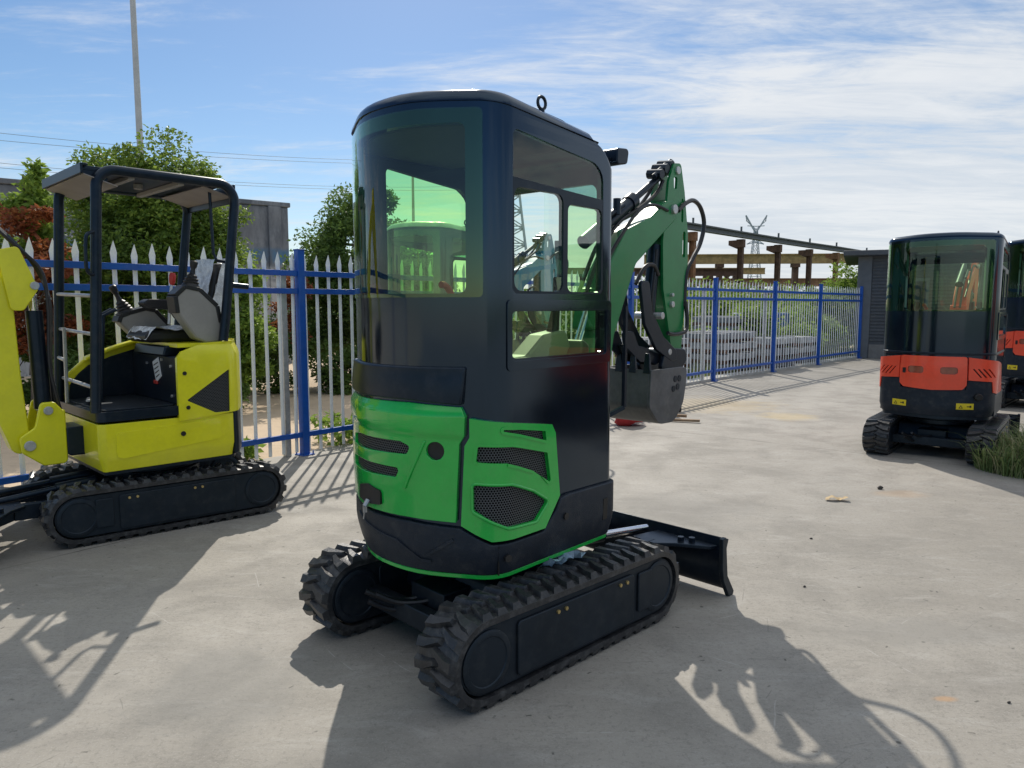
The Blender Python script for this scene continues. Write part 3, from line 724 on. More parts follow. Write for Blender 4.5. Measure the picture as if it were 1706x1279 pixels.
mb = MB(TY); mb.prism(rp([(.0, -.40), (.46, -.40), (.46, .44), (.0, .44)], .03), .862, .872, 'z'); mb.build('floor_mat', M['frame'], yel, .002)
tri = rp([(uy(1, -.062), .895), (uy(1, -.372), 1.098), (uy(1, -.366), .79), (uy(1, -.262), .79)], .006, 3)
u0, u1 = uy(-1, -.02), uy(1, -.006)
hy = patch('engine_hood', HY, TY, [(u0, .80), (uy(1, -.40), .785), (u1, .755), (u1, 1.19), (uy(1, -.04), 1.235), (uy(1, -.2), 1.29), (uy(1, -.40), 1.30), (u0 + .2, 1.30), (u0, 1.28)], 'yellow', yel, [tri], .012, .03, .012, [1.2, 1.24, 1.27, 1.285], lambda u, z: -.035 * smooth01((z - 1.2) / .1))
patch('grille', HY, TY, [(p[0] + (.004 if p[0] < uy(1, -.2) else -.004) * -1, p[1]) for p in tri], 'grille', hy, (), .004, .006)
for x, z in ((-.055, 1.085), (-.07, .845)):
    mb = MB(TY); q = HY.at(uy(1, x), z, .008); mb.cyl(q, HY.at(uy(1, x), z, .017), .014, n=16); mb.build('bolt', 'seat', hy)
mb = MB(TY); mb.cyl(HY.at(uy(1, -.03), .665, .0), HY.at(uy(1, -.03), .665, .012), .017, n=16); mb.build('bolt', 'seat', b)
hull_slab('hood_top', HY, TY, 1.262, 1.29, 'yellow', yel, -.03, .01, -9, -.03)
mb = MB(TY); mb.box((-.14, -.42, .862), (-.012, .452, 1.20)); mb.prism([(-.14, 1.20), (.02, 1.20), (.0, 1.27), (-.14, 1.27)], -.30, .30)
sb = mb.build('seat_box', 'metal', yel, .01)
def lab_(y, z): return (y - .075) * 1.5 + .10, (z - 1.09) * 1.35 + 1.09
mb = MB(TY)
q4 = [lab_(*p) for p in ((.02, 1.13), (.10, 1.16), (.13, 1.06), (.06, 1.02))]
mb.hexa([(-.010,) + p for p in q4], [(-.006,) + p for p in q4]); lb = mb.build('paper_label', 'paper', sb)
mb = MB(TY)
for k in range(4):
    q4 = [lab_(*p) for p in ((.035 + .008 * k, 1.115 - .021 * k), (.095 + .004 * k, 1.135 - .021 * k), (.096 + .004 * k, 1.129 - .021 * k), (.037 + .008 * k, 1.109 - .021 * k))]
    mb.hexa([(-.0055,) + p for p in q4], [(-.005,) + p for p in q4])
mb.build('print_line', 'ink', lb)
mb = MB(TY); mb.box((-.012, .03, .985), (-.002, .10, 1.012)); mb.build('battery_switch', 'redcap', sb, .003)
for y, z in ((.36, 1.13), (-.1, 1.13), (.36, .92), (.2, 1.17)):
    mb = MB(TY); mb.cyl((-.012, y, z), (-.002, y, z), .011, n=10); mb.build('bolt', 'zinc', sb)
# far side fender
mb = MB(TY); mb.prism(rp([(.49, .86), (.485, .98), (.42, 1.07), (.33, 1.15), (.15, 1.22), (-.05, 1.28), (-.14, 1.28), (-.14, .86)], .03), -.47, -.43)
fd = mb.build('side_fender', 'yellow', yel, .012)
mb = MB(TY); mb.prism([(.44, .865), (.43, .97), (.37, 1.05), (.30, 1.11), (.14, 1.17), (-.05, 1.225), (-.13, 1.23), (-.13, .865)], -.43, -.415); mb.build('inner_panel', 'metal', fd)
mb = MB(TY); mb.prism(rp([(.33, 1.14), (.14, 1.215), (-.06, 1.275), (-.06, 1.30), (.12, 1.25), (.32, 1.175)], .01), -.46, -.37); mb.build('arm_cover', 'yellow', fd, .008)
# seat with its film still on
mb = MB(TY); mb.prism(rp([(-.36, 1.29), (.06, 1.29), (.10, 1.33), (.05, 1.38), (-.34, 1.37)], .03), -.22, .20); seat = mb.build('operator_seat', 'seat', yel, .03)
def crumple(mb, f, n, m, amp, seed):
    rnd = random.Random(seed); g = [[mb.v(V(f(i / n, j / m)) + V((rnd.uniform(-amp, amp), rnd.uniform(-amp, amp), rnd.uniform(-amp, amp)))) for j in range(m + 1)] for i in range(n + 1)]
    for i in range(n):
        for j in range(m): mb.f([g[i][j], g[i + 1][j], g[i + 1][j + 1], g[i][j + 1]])
mb = MB(TY); crumple(mb, lambda a, c: (.09 - .36 * a, -.235 + .46 * c, 1.388 + .012 * sin(9 * a) - (.07 * max(0, .12 - a) / .12)), 12, 12, .008, 1); mb.build('plastic_film', 'film', seat, 0, 25)
mb = MB(TY); mb.prism(rp([(-.40, 1.34), (-.29, 1.34), (-.42, 1.86), (-.52, 1.88)], .04), -.20, .20); br = mb.build('backrest', 'seat', seat, .03)
mb = MB(TY); crumple(mb, lambda a, c: (-.322 - .088 * a, -.205 + .43 * c, 1.50 + .40 * a), 10, 8, .006, 2)
crumple(mb, lambda a, c: (-.36 - .12 * a, .215 + .01 * sin(7 * c), 1.50 + .40 * a + .0 * c) if c < .5 else (-.48 - .08 * a, .215, 1.50 + .40 * a), 8, 4, .007, 3); mb.build('plastic_film', 'film', br, 0, 25)
def console(poly, y0, y1, stick_base, stick_top, nm='control_console'):
    inner = poly
    mb = MB(TY); mb.prism(rp(poly, .03), y0, y1); c = mb.build(nm, 'grey', yel, .015)
    mb = MB(TY)   # dark upper edging that follows the outline
    top = poly
    for p, q in zip(top[:5], top[1:6]): mb.bar((p[0], (y0 + y1) / 2, p[1]), (q[0], (y0 + y1) / 2, q[1]), abs(y1 - y0) + .012, .03)
    mb.build('console_edge', 'seat', c, .005)
    mb = MB(TY); b, t = V(stick_base), V(stick_top); d = (t - b)
    prof = [(.062, 0), (.058, .02), (.05, .028), (.054, .04), (.042, .05), (.046, .062), (.034, .072), (.036, .084), (.02, .10), (.015, .13), (.017, d.length * .72), (.024, d.length * .78), (.028, d.length * .95), (.018, d.length)]
    mb.lathe(prof, b, 18, d); mb.build('joystick', 'seat', c)
console([(-.06, 1.50), (-.05, 1.62), (-.12, 1.685), (-.22, 1.665), (-.34, 1.55), (-.36, 1.43), (-.44, 1.33), (-.36, 1.29), (-.25, 1.285), (-.18, 1.32)], .27, .40, (-.18, .335, 1.68), (-.215, .335, 1.87))
console([(.13, 1.43), (.115, 1.475), (.05, 1.50), (-.06, 1.53), (-.13, 1.515), (-.22, 1.41), (-.35, 1.39), (-.35, 1.30), (-.06, 1.295), (.03, 1.32)], -.34, -.22, (.06, -.28, 1.50), (.15, -.28, 1.70))
mb = MB(TY); mb.tube([(-.10, .12, 1.42), (-.115, .12, 1.60), (-.135, .12, 1.72)], .011, 8); lv = mb.build('blade_lever', 'zinc', yel)
mb = MB(TY); mb.lathe([(.012, 0), (.022, .02), (.024, .07), (.016, .09)], (-.134, .12, 1.70), 12, (-.1, 0, 1)); mb.build('lever_grip', 'redcap', lv)
mb = MB(TY); mb.prism(rp([(-.25, 1.60), (-.02, 1.60), (.03, 1.57), (-.02, 1.535), (-.2, 1.52), (-.24, 1.45), (-.30, 1.45)], .02), -.16, -.02); mb.build('armrest', 'seat', yel, .01)
for y in (-.14, -.05):
    mb = MB(TY); mb.tube([(.33, y, .87), (.30, y, 1.30), (.285, y, 1.48), (.20, y, 1.525)], .015, 10, 1); mb.build('travel_lever', 'metal', yel)
mb = MB(TY); mb.bar((.36, -.12, .90), (.42, .06, .90), .07, .012); mb.bar((.30, -.25, .95), (.34, -.05, .93), .03, .012); mb.build('foot_pedal', 'zinc', yel)
# canopy
for s in (1, -1):
    y = .43 * s
    pth = fillet([(.5, .86, 0), (.415, 2.42, .12), (-.50, 2.415, .12), (-.385, 1.47, .08), (-.36, 1.30, 0)], 8)
    pth = [p for p in pth]
    mb = MB(TY); mb.tube([(p[0], y - s * .0, p[1]) for p in pth], .033, 14); mb.build('canopy_post', 'metal', yel, 0, 60)
mb = MB(TY); mb.box((-.44, -.40, 2.405), (.50, .40, 2.425)); mb.prism([(.50, 2.375), (.515, 2.375), (.515, 2.44), (.47, 2.44), (.47, 2.426), (.50, 2.425)], -.455, .465)
for s in (1, -1): mb.prism([(.34, 2.34), (.5, 2.375), (.5, 2.435), (.34, 2.435)], s * .392 - .006, s * .392 + .006)
mb.box((-.50, -.42, 2.29), (-.485, .42, 2.42))
rf = mb.build('canopy_roof', 'metal', yel, .004)
mb = MB(TY); mb.hexa([(.30, -.45, 2.315), (.495, -.45, 2.372), (.495, .45, 2.372), (.30, .45, 2.315)], [(.30, -.45, 2.32), (.495, -.45, 2.378), (.495, .45, 2.378), (.30, .45, 2.32)]); mb.build('roof_lining', 'beige', rf)
mb = MB(TY); mb.hexa([(-.48, -.40, 2.33), (-.28, -.40, 2.385), (-.28, .40, 2.385), (-.48, .40, 2.33)], [(-.48, -.40, 2.336), (-.28, -.40, 2.39), (-.28, .40, 2.39), (-.48, .40, 2.336)]); mb.build('roof_lining', 'beige', rf)
mb = MB(TY)
for x in (.20, -.12): mb.box((x - .02, -.41, 2.375), (x + .02, .41, 2.404))
mb.cyl((.04, .05, 2.37), (.04, .05, 2.405), .03, n=14)
mb.build('roof_rib', 'grey', rf, .003)
mb = MB(TY); mb.tube([(-.36, .30, 2.40), (-.37, .30, 1.93), (-.39, .31, 1.88), (-.46, .41, 1.86)], .012, 8); mb.build('side_bar', 'metal', yel)
mb = MB(TY)
for z in (1.635, 1.385, 1.03): mb.cyl((.47 + .03 * (1.6 - z) * .1, -.42, z), (.47, .42, z - .02), .0125, n=10)
mb.cyl((.49, -.42, 1.18), (.50, -.22, 1.17), .0125, n=10); mb.tube([(.505, -.20, .87), (.495, -.20, 1.40)], .0125, 10)
mb.build('front_guard', 'zinc', yel)
mb = MB(TY); mb.tube([(.455, .45, 2.02), (.50, .48, 2.0), (.515, .485, 1.95), (.52, .485, 1.80), (.50, .47, 1.755), (.47, .45, 1.75)], .011, 8, 4); mb.build('grab_handle', 'metal', yel)
mb = MB(TY)
mb.cyl((-.44, .43, 1.70), (-.56, .43, 1.69), .02, n=12); mb.build('exhaust_stub', 'metal', yel)
# arm of the yellow machine: the boom stands up and leaves the view
mb = MB(TY); mb.prism(rp([(.47, .545), (.58, .545), (.60, .56), (.60, .74), (.47, .74)], .01), -.13, .13); sw = mb.build('swing_bracket', 'metal', yel, .008)
mb = MB(TY)
for s in (-1, 1): mb.prism(rp([(.60, .50), (.74, .50), (.86, .60), (.87, .70), (.78, .76), (.74, .92), (.66, .92), (.60, .84)], .03), s * .115 - .014, s * .115 + .014)
mb.prism([(.595, .52), (.64, .52), (.64, .86), (.595, .86)], -.11, .11)
yk = mb.build('boom_yoke', 'yellow', yel, .008)
pins(TY, ((.815, .645, .145, .034), (.70, .865, .145, .028)), yk)
mb = MB(TY)
mb.prism(rp([(.79, .60, .05), (.89, .58, .06), (.96, .80, .2), (1.02, 1.30, .4), (1.05, 1.70, .4), (1.30, 2.10, .3), (1.70, 2.32, .05), (1.68, 2.46, .05), (1.25, 2.33, .4), (.93, 2.02, .2), (.84, 1.60, .2), (.825, 1.1, .2)], .05), -.07, .07)
bo = mb.build('boom', 'yellow', yel, .008)
mb = MB(TY)
for s in (-1, 1):
    mb = MB(TY); mb.prism(rp([(.70, 1.66), (.79, 1.52), (.86, 1.52), (.92, 1.90), (.80, 1.93)], .03), s * .095 - .012, s * .095 + .012); mb.build('boom_bracket', 'yellow', bo, .005)
pins(TY, ((.725, 1.68, .125, .026),), bo)
mb = MB(TY); mb.cyl((.70, 0, .87), (.715, 0, 1.52), .05); mb.build('boom_cylinder', 'metal', yel)
mb = MB(TY); mb.cyl((.715, 0, 1.52), (.725, 0, 1.68), .027); mb.build('cylinder_rod', 'chrome', yel)
for k in range(3):
    mb = MB(TY); mb.tube([(.60 + .015 * k, .05 - .04 * k, .80), (.655 - .012 * k, .05 - .04 * k, 1.15), (.645 - .015 * k, .06 - .04 * k, 1.55), (.67, .05 - .04 * k, 1.78), (.80, .05 - .04 * k, 1.93 + .02 * k), (1.0, .03, 2.15)], .012, 8, 8); mb.build('hydraulic_hose', 'hose', yel)
mb = MB(TY); mb.prism(rp([(1.50, 2.25), (1.62, 2.55), (1.72, 2.58), (2.05, 1.45), (1.98, 1.38), (1.75, 1.9)], .04), -.06, .06); mb.build('stick', 'yellow', yel, .008)
mb = MB(TY); mb.prism(rp([(1.60, 1.35), (1.58, 1.12), (1.70, 1.02), (1.90, 1.04), (2.02, 1.2), (2.02, 1.42), (1.9, 1.40)], .05), -.2, .2); mb.build('bucket', 'frame', yel, .005)
# ------------------------------------------------------------------ ground
def sheet(name, pts, z, m, kind='structure'):
    mb = MB(); mb.f([mb.v((x, y, z)) for x, y in pts]); o = mb.build(name, m, None, 0, 0)
    o['kind'] = kind; return o
# fence line (near side), with a slight bend
A0, A1, A2 = V((-2.17, 7.62)), V((4.16, 15.2)), V((10.3, 21.9))
d1 = (A1 - A0).normalized(); d2 = (A2 - A1).normalized(); L1 = (A1 - A0).length; L2 = (A2 - A1).length
def fp(t, off=0.0):
    """point at distance t along the fence from the post by the yellow machine; off > 0 is away from the yard"""
    if t <= L1: p, d = A0 + d1 * t, d1
    else: p, d = A1 + d2 * (t - L1), d2
    n = V((-d.y, d.x)); return p + n * off, d, n

m, nt, b = newmat('yard_concrete'); c = objco(nt)
big = nt.noise(c, .35, 5, .6); mid = nt.noise(c, 1.6, 7, .65, .4); fine = nt.noise(c, 42, 6, .8)
stre = nt.noise(nt.scale(c, (.9, 2.6, 1), (0, 0, R(25))), 2.6, 8, .72, .9)
grain = nt.noise(c, 130, 3, .7)
base = nt.mix(nt.ramp(big, .35, .68), (.285, .262, .226), (.375, .348, .306))
base = nt.mix(nt.ramp(mid, .42, .66, 0, .65), base, (.225, .210, .186))
base = nt.mix(nt.ramp(stre, .50, .70, 0, .45), base, (.43, .41, .375))
st2 = nt.noise(nt.scale(c, (1.2, 3.4, 1), (0, 0, R(-32))), 6.0, 8, .78, 1.2)
base = nt.mix(nt.ramp(st2, .54, .70, 0, .42), base, (.17, .16, .14))
base = nt.mix(nt.ramp(fine, .50, .68, 0, .55), base, (.15, .14, .122))
base = nt.mix(nt.ramp(grain, .54, .70, 0, .42), base, (.46, .44, .41))
# trowel ripples: thin wavering dark lines, broken up
rn = nt.noise(nt.scale(c, (1, 2.4, 1), (0, 0, R(8))), 9.0, 5, .6, 1.4)
rid = nt.math('MULTIPLY', nt.ramp(nt.math('ABSOLUTE', nt.math('SUBTRACT', rn, .5)), .0, .022, 1, 0), nt.ramp(nt.noise(c, 1.7, 4), .44, .62))
base = nt.mix(nt.math('MULTIPLY', rid, .5), base, (.16, .15, .13))
rn2 = nt.noise(nt.scale(c, (1, 2.0, 1), (0, 0, R(-22))), 24.0, 4, .6, 1.0)
rid2 = nt.math('MULTIPLY', nt.ramp(nt.math('ABSOLUTE', nt.math('SUBTRACT', rn2, .5)), .0, .03, 1, 0), nt.ramp(nt.noise(c, 3.1, 4), .45, .6))
base = nt.mix(nt.math('MULTIPLY', rid2, .4), base, (.17, .16, .14))
# scratches: short straight marks, each cell with a direction of its own
def scratches(scale, ln, wd, keep, off, base, col, amt):
    cv = nt.scale(c, (1, 1, 0), (0, 0, 0), off)
    wv = nt.n('ShaderNodeTexNoise', {'Vector': cv, 'Scale': 3.0, 'Detail': 2})
    cw_ = nt.n('ShaderNodeVectorMath', {0: cv, 1: nt.n('ShaderNodeVectorMath', {0: wv.outputs['Color'], 1: (.05, .05, 0)}, operation='MULTIPLY').outputs[0]}, operation='ADD').outputs[0]
    v = nt.n('ShaderNodeTexVoronoi', {'Vector': cw_, 'Scale': scale}, voronoi_dimensions='2D')
    d = nt.n('ShaderNodeVectorMath', {0: cw_, 1: v.outputs['Position']}, operation='SUBTRACT').outputs[0]
    rc = nt.n('ShaderNodeSeparateColor', {0: v.outputs['Color']})
    rot = nt.n('ShaderNodeVectorRotate', {'Vector': d, 'Angle': nt.math('MULTIPLY', rc.outputs[0], 6.28)}, rotation_type='Z_AXIS').outputs[0]
    q = nt.n('ShaderNodeSeparateXYZ', {0: rot})
    m1 = nt.ramp(nt.math('ABSOLUTE', q.outputs[1]), wd * .4, wd, 1, 0); m2 = nt.ramp(nt.math('ABSOLUTE', q.outputs[0]), ln * .6, ln, 1, 0)
    k = nt.math('MULTIPLY', nt.math('MULTIPLY', m1, m2), nt.math('LESS_THAN', rc.outputs[1], keep))
    k = nt.math('MULTIPLY', k, nt.ramp(nt.noise(c, 14, 3), .38, .6))
    return nt.mix(nt.math('MULTIPLY', k, amt), base, col)
base = scratches(2.6, .11, .003, .20, (0, 0, 0), base, (.12, .11, .10), .5)
base = scratches(5.5, .045, .0025, .16, (3.1, 1.7, 0), base, (.12, .11, .10), .5)
base = scratches(2.1, .16, .0035, .22, (7.7, 4.1, 0), base, (.50, .48, .45), .45)
base = scratches(9.0, .014, .006, .16, (1.3, 9.1, 0), base, (.07, .065, .055), .8)
sp = nt.n('ShaderNodeTexVoronoi', {'Vector': c, 'Scale': 7.5}).outputs['Distance']
spk = nt.math('MULTIPLY', nt.ramp(sp, .045, .09, 1, 0), nt.ramp(nt.noise(c, 5, 2), .53, .60))
base = nt.mix(nt.math('MULTIPLY', spk, .8), base, (.06, .055, .045))
# rust and mud stains lying where the photograph has them
sx = nt.n('ShaderNodeSeparateXYZ', {0: c})
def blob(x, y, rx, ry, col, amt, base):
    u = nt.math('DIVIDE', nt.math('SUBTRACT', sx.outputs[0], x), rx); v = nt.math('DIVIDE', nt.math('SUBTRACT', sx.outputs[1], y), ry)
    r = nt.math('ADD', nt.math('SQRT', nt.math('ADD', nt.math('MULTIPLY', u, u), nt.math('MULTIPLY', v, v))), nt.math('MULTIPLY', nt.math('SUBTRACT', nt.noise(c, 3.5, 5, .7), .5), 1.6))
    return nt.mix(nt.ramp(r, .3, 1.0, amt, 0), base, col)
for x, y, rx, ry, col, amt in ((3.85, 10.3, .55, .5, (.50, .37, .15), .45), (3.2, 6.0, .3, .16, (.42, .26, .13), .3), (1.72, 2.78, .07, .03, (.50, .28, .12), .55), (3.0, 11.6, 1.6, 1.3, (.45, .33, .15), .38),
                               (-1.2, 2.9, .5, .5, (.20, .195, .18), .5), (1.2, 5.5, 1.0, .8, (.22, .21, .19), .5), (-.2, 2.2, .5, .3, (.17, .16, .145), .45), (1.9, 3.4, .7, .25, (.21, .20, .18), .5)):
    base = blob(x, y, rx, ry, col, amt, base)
# saw-cut joints
def joint(p, q, w, base):
    d = (V(q) - V(p)).normalized(); n = V((-d.y, d.x)); cc = n.dot(V(p))
    e = nt.math('ABSOLUTE', nt.math('SUBTRACT', nt.math('ADD', nt.math('MULTIPLY', sx.outputs[0], n.x), nt.math('MULTIPLY', sx.outputs[1], n.y)), nt.math('ADD', cc, nt.math('MULTIPLY', nt.math('SUBTRACT', nt.noise(c, 4, 3), .5), .03))))
    k = nt.ramp(e, w * .5, w, 1, 0)
    return nt.mix(nt.math('MULTIPLY', k, nt.ramp(nt.noise(c, 2, 3), .35, .6, .25, .8)), base, (.09, .08, .065))
base = joint((1.75, 9.3), (3.85, 7.55), .013, base)
base = joint((-3.9, 3.2), (-.6, 7.1), .010, base)
bm_ = nt.bump(nt.math('ADD', nt.math('MULTIPLY', fine, .6), nt.math('MULTIPLY', stre, .7)), .22, .006)
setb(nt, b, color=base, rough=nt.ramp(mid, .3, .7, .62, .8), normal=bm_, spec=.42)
bm_.node.inputs['Strength'].default_value = .55
M['concrete'] = m
m, nt, b = newmat('dry_earth'); c = objco(nt)
n1 = nt.noise(c, .25, 6, .6); n2 = nt.noise(c, 4, 6, .7)
base = nt.mix(nt.ramp(n1, .4, .6), (.60, .47, .335), (.52, .41, .29))
base = nt.mix(nt.ramp(n2, .5, .7, 0, .5), base, (.40, .32, .23))
sx2 = nt.n('ShaderNodeSeparateXYZ', {0: c})
gr = nt.math('MULTIPLY', nt.ramp(nt.math('SUBTRACT', sx2.outputs[0], nt.math('MULTIPLY', sx2.outputs[1], -.12)), 1.5, 4.0), nt.ramp(nt.noise(c, .8, 6), .3, .55))
base = nt.mix(gr, base, (.085, .12, .035))
far = nt.ramp(sx2.outputs[1], 24, 60)
base = nt.mix(far, base, (.10, .12, .05))
setb(nt, b, color=base, rough=.95, normal=nt.bump(n2, .5, .03), spec=.2); M['earth'] = m
sheet('ground', [(-900, -300), (900, -300), (900, 1400), (-900, 1400)], -.004, 'earth')
pl_ = [fp(-30, .14)[0], fp(L1, .14)[0], fp(L1 + L2 + .5, .14)[0]]
sheet('yard_concrete', [(p.x, p.y) for p in pl_] + [(40, 33), (45, -30), (-45, -30)], 0.0, 'concrete')

# ------------------------------------------------------------------ fence
fence = empty('palisade_fence', (A0.x, A0.y, 0), 0, 'long fence of pale spiked pickets with blue rails and posts along the yard', 'fence')
fence.location = (0, 0, 0)
def obj_of(name, me_o, loc, rz, parent):
    o = me_o.copy(); o.name = name; COL.objects.link(o); o.parent = parent; o.location = loc; o.rotation_euler = (0, 0, rz); return o
def picket_mb(mb, x0=(0, 0), d=V((1, 0)), n=V((0, 1)), lean=(0, 0), dz=0):
    w, hw = .019, .028
    prof = [(-w, .03), (-w, 1.86), (-hw * .82, 1.93), (-hw, 1.985), (-hw * .5, 2.04), (0, 2.085), (hw * .5, 2.04), (hw, 1.985), (hw * .82, 1.93), (w, 1.86), (w, .03)]
    def pt(a, z, t):
        fold = .010 * (1 - abs(a) / hw)
        p = V(x0) + d * (a + lean[0] * z) + n * (t - fold + lean[1] * z); return (p.x, p.y, z + dz)
    # folded section: left half, right half
    for a, b in zip(prof[:5], prof[1:6]):
        mb.hexa([pt(a[0], a[1], 0), pt(a[0], a[1], .004), pt(0, a[1], .004), pt(0, a[1], 0)], [pt(b[0], b[1], 0), pt(b[0], b[1], .004), pt(0, b[1], .004), pt(0, b[1], 0)])
        mb.hexa([pt(-a[0], a[1], 0), pt(-a[0], a[1], .004), pt(0, a[1], .004), pt(0, a[1], 0)], [pt(-b[0], b[1], 0), pt(-b[0], b[1], .004), pt(0, b[1], .004), pt(0, b[1], 0)])
posts = [-9.75, -6.5, -3.25, 0, 3.28, 6.55, 9.88, 12.82, 15.70, L1 + L2 - .02]
rnd = random.Random(11); ts = []
for a, b in zip(posts, posts[1:]):
    k = round((b - a) / .152); ts += [a + (b - a) * (i + .5) / k for i in range(k)] if True else []
ts = [t for t in ts]
cam0 = V((0, 0))
def vis(t):
    p = fp(t)[0]
    return p.y > 0 and abs(p.x / p.y) < .74
order = sorted([t for t in ts if vis(t)], key=lambda t: fp(t)[0].length)
near = set(order[:100]); proto = None
far_mb = MB()
for t in ts:
    p, d, n = fp(t, .03); ln = (rnd.uniform(-.004, .004), rnd.uniform(-.002, .002)); dz = rnd.uniform(-.012, .012)
    if t in near:
        if proto is None:
            mb = MB(); picket_mb(mb); proto = mb.build('picket', 'picket', fence, 0, 30)
            proto.location = (p.x, p.y, dz); proto.rotation_euler = (ln[1], ln[0], math.atan2(d.y, d.x))
        else:
            o = obj_of('picket', proto, (p.x, p.y, dz), 0, fence); o.rotation_euler = (ln[1], ln[0], math.atan2(d.y, d.x))
    else: picket_mb(far_mb, (p.x, p.y), d, n, ln, dz)
o = far_mb.build('pickets', 'picket', fence, 0, 30); o['kind'] = 'stuff'
rails = []
for a, b in zip(posts, posts[1:]):
    pa, pb = fp(a + .035, 0)[0], fp(b - .035, 0)[0]
    for z, h in ((.215, .052), (1.70, .055), (1.88, .055)):
        mb = MB(); mb.bar((pa.x, pa.y, z), (pb.x, pb.y, z), .036, h); mb.build('rail', 'blue', fence, .003)
mb = MB(); mb.box((-.038, -.038, .0), (.038, .038, 2.115)); mb.prism([(-.043, -.043), (.043, -.043), (.043, .043), (-.043, .043)], 2.115, 2.125, 'z')
mb.box((-.075, -.075, .0), (.075, .075, .012))
for x in (-.06, .06):
    for y in (-.06, .06): mb.cyl((x, y, .012), (x, y, .045), .009, n=6)
pp = mb.build('post', 'blue', fence, .004)
for i, t in enumerate(posts):
    p, d, n = fp(t)
    if i == 0: pp.location = (p.x, p.y, 0); pp.rotation_euler = (0, 0, math.atan2(d.y, d.x))
    else: obj_of('post', pp, (p.x, p.y, 0), math.atan2(d.y, d.x), fence)
for t in (-.17, 9.45, 12.4, 5.9):
    p, d, n = fp(t, .06); mb = MB(Mx.Translation((p.x, p.y, 0)) @ Mx.Rotation(math.atan2(d.y, d.x), 4, 'Z')); mb.box((-.03, -.03, 0), (.03, .03, 1.86)); mb.build('stiffener_post', 'zinc', fence, .003)
# low plinth that carries the fence along the far part
mb = MB()
q = [fp(t, o_)[0] for t, o_ in ((6.0, .02), (L1, .02), (L1 + L2, .02), (L1 + L2, .34), (L1, .34), (6.0, .34))]
mb.prism([(p.x, p.y) for p in q], -.02, .055, 'z')
plm = mat('pale_plinth_concrete', (.42, .41, .38), .85, var=.15, vs=4, dust=.3, bump=.3)
tag(mb.build('plinth', plm, None, .01), 'low pale concrete plinth under the far part of the spiked fence', 'kerb')

# ------------------------------------------------------------------ foliage
def leafmat(name, cols, trans=.35):
    m, nt, b = newmat(name)
    r = nt.n('ShaderNodeAttribute', attribute_name='leaf_tone').outputs['Fac']; c = objco(nt)
    k = nt.math('ADD', nt.math('MULTIPLY', r, .6), nt.math('MULTIPLY', nt.ramp(nt.noise(c, 1.1, 3), .35, .65), .4))
    cc = nt.mix(nt.ramp(k, .15, .55), cols[0], cols[1]); cc = nt.mix(nt.ramp(k, .6, .95), cc, cols[2])
    setb(nt, b, color=cc, rough=.5, spec=.3)
    tl = nt.n('ShaderNodeBsdfTranslucent', {'Color': nt.mix(.5, cc, cols[2])})
    mx = nt.n('ShaderNodeMixShader', {0: trans, 1: b.outputs[0], 2: tl.outputs[0]})
    nt.L.new(mx.outputs[0], nt.N['Material Output'].inputs[0]); return m
M['leaf'] = leafmat('green_leaves', ((.070, .125, .028), (.15, .245, .045), (.30, .40, .07)), .48)
M['leaf_dark'] = leafmat('deep_green_leaves', ((.058, .108, .028), (.115, .195, .046), (.20, .30, .065)), .42)
M['leaf_light'] = leafmat('fresh_green_leaves', ((.11, .20, .035), (.20, .31, .05), (.31, .43, .08)), .5)
M['leaf_red'] = leafmat('red_leaves', ((.15, .045, .024), (.28, .080, .032), (.34, .14, .05)), .45)
M['bark'] = mat('grey_bark', (.10, .08, .06), .85, var=.3, vs=8, bump=.6, bs=25)
def leaves(mb, lay, centres, n, size, rnd, droop=.3, tone=(0, 1)):
    for _ in range(n):
        c, r = rnd.choice(centres)
        while True:
            q = V((rnd.uniform(-1, 1), rnd.uniform(-1, 1), rnd.uniform(-1, 1)))
            if .05 < q.length <= 1: break
        q = q.normalized() * (rnd.random() ** .42)
        p = V(c) + V((q.x * r[0], q.y * r[1], q.z * r[2]))
        s = size * rnd.uniform(.6, 1.35); d = V((rnd.gauss(0, 1), rnd.gauss(0, 1), rnd.gauss(0, .6) - droop)).normalized()
        w = d.orthogonal().normalized(); w.rotate(Mx.Rotation(rnd.uniform(0, 6.28), 3, d)); n_ = d.cross(w)
        a = mb.v(p); b_ = mb.v(p + d * s * .5 + w * s * .24 + n_ * s * .06); e = mb.v(p + d * s); f = mb.v(p + d * s * .5 - w * s * .24 + n_ * s * .06)
        fc = mb.f([a, b_, e, f]); t = rnd.uniform(*tone)
        if fc:
            for l in fc.loops: l[lay] = (t, t, t, 1)
